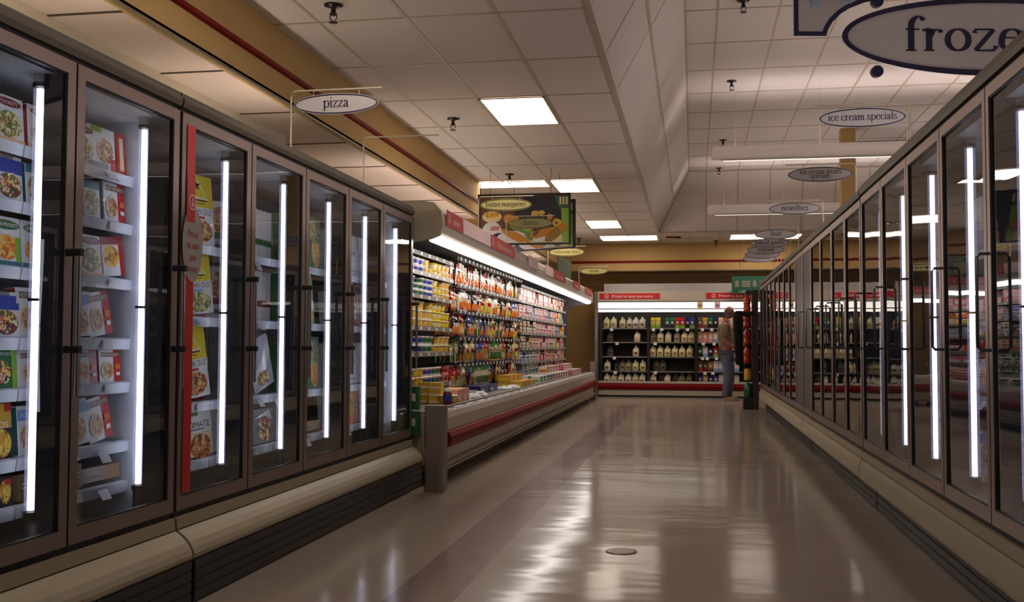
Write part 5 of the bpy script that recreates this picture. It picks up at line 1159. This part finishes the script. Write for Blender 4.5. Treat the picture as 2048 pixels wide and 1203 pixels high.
# hands with five fingers
def hand(parent, c, s_, yaw_=0., pitch=0.):
    T = Matrix.Translation(c) @ Matrix.Rotation(yaw_, 4, 'Z') @ Matrix.Rotation(pitch, 4, 'Y')
    b = MB(); b.T = T; b.cbox(-.01, .085, -.04, .04, -.014, .014, 'skin', .012, 'z')
    for k, (y, L) in enumerate(((-.03, .06), (-.01, .072), (.01, .076), (.03, .068))): b.tube([(.08, y*s_, 0), (.08+L*.45, y*s_, -.006), (.08+L*.8, y*s_, -.026), (.08+L*.88, y*s_, -.045)], [.009, .009, .008, .006], 'skin', 8)
    b.tube([(.01, -.035*s_, 0), (.04, -.062*s_, -.01), (.07, -.062*s_, -.03)], [.012, .0105, .008], 'skin', 8)
    return b.build('hand', parent, loc=(0, 0, 0))
hand(man, (.17, -.17, 1.10), 1, .2, .1); hand(man, (.20, .18, 1.15), -1, -.1, 0)
Vs = [(-.02, 0, 1.0), (-.03, 0, 1.2), (-.055, 0, 1.42), (-.045, 0, 1.585), (-.055, -.18, 1.56), (-.06, -.235, 1.38), (-.05, -.25, 1.26), (-.055, .18, 1.56), (-.055, .235, 1.38), (-.03, .25, 1.26)]
skin('shirt', Vs, [(0, 1), (1, 2), (2, 3), (3, 4), (4, 5), (5, 6), (3, 7), (7, 8), (8, 9)], [(.175, .18), (.18, .178), (.16, .19), (.115, .13), .085, .085, .078, .085, .085, .078], 'shirt_tan', 0, 2, man)
Vj = [(-.02, 0, 1.03), (-.03, -.10, .93), (.01, -.11, .54), (-.05, -.10, .12), (-.03, .10, .93), (.05, .11, .54), (.01, .11, .12), (-.05, -.10, .08), (.01, .11, .08)]
skin('jeans', Vj, [(0, 1), (1, 2), (2, 3), (0, 4), (4, 5), (5, 6), (3, 7), (6, 8)], [(.155, .155), (.125, .125), .092, .072, (.125, .125), .092, .072, .072, .072], 'jeans', 0, 2, man)
b = MB(); b.lathe([(.163, 0), (.167, .01), (.167, .03), (.163, .04)], 'black', 20, (-.02, 0, 1.0), sy=1.02); b.build('belt', man, loc=(0, 0, 0))
for x, y in ((-.05, -.10), (.01, .11)):
    b = MB(); n = 16; L = []
    for z, k in ((0, 1.), (.03, 1.02), (.06, .9), (.085, .62)):
        L.append([(x+.075+(.155*k if cos(a) > 0 else .145*k)*cos(a)*(1-.25*(z/.085)), y+.055*k*sin(a), z) for a in (2*pi*i/n for i in range(n))])
    V = sum(L, []); b.add(V, [(j*n+i, j*n+(i+1) % n, (j+1)*n+(i+1) % n, (j+1)*n+i) for j in range(3) for i in range(n)], 'shoe', True)
    b.add(V, [tuple(range(n-1, -1, -1)), tuple(range(3*n, 4*n))], 'shoe'); b.build('shoe', man, loc=(0, 0, 0))

b = MB(); b.tube([(1.06, 18.74, .585), (.95, 18.72, .575), (.84, 18.72, .585), (.72, 18.72, .56)], [.045, .05, .045, .03], 'black', 10); b.build('side_arm', e_rack)
b = MB(); L = []
for z, xa, xb, d in ((-.335, .765, .86, .03), (-.30, .735, .875, .05), (.0, .715, .865, .055), (.3, .70, .86, .06), (.5, .70, .875, .06), (.6, .715, .88, .05), (.628, .75, .86, .03)):
    n = 14; L.append([((xa+xb)/2+(xb-xa)/2*math.copysign(abs(cos(2*pi*i/n))**.6, cos(2*pi*i/n))+.006*sin(z*20+i), 18.64+d*math.copysign(abs(sin(2*pi*i/n))**.6, sin(2*pi*i/n)), z) for i in range(n)])
V = sum(L, []); b.add(V, [(j*14+i, j*14+(i+1) % 14, (j+1)*14+(i+1) % 14, (j+1)*14+i) for j in range(6) for i in range(14)], 'black_cloth', True); b.add(V, [tuple(range(13, -1, -1)), tuple(range(84, 98))], 'black_cloth')
o = b.build('hanging_cover'); tag(o, 'black cloth-like cover hanging from the arm of the orange bottle rack, beside the man', 'cover')
# floor drain cover
b = MB(); b.lathe([(.085, 0), (.085, .003), (.07, .004)], 'steel', 24); o = b.build('floor_cover'); o.location = (-.39, 5.68, FZ+.0005); tag(o, 'small round metal cover set in the floor in the middle foreground', 'floor cover')
# ================================================================== lift everything so the floor is z = 0
for o in list(sc.objects):
    if o.parent is None: o.location.z += H
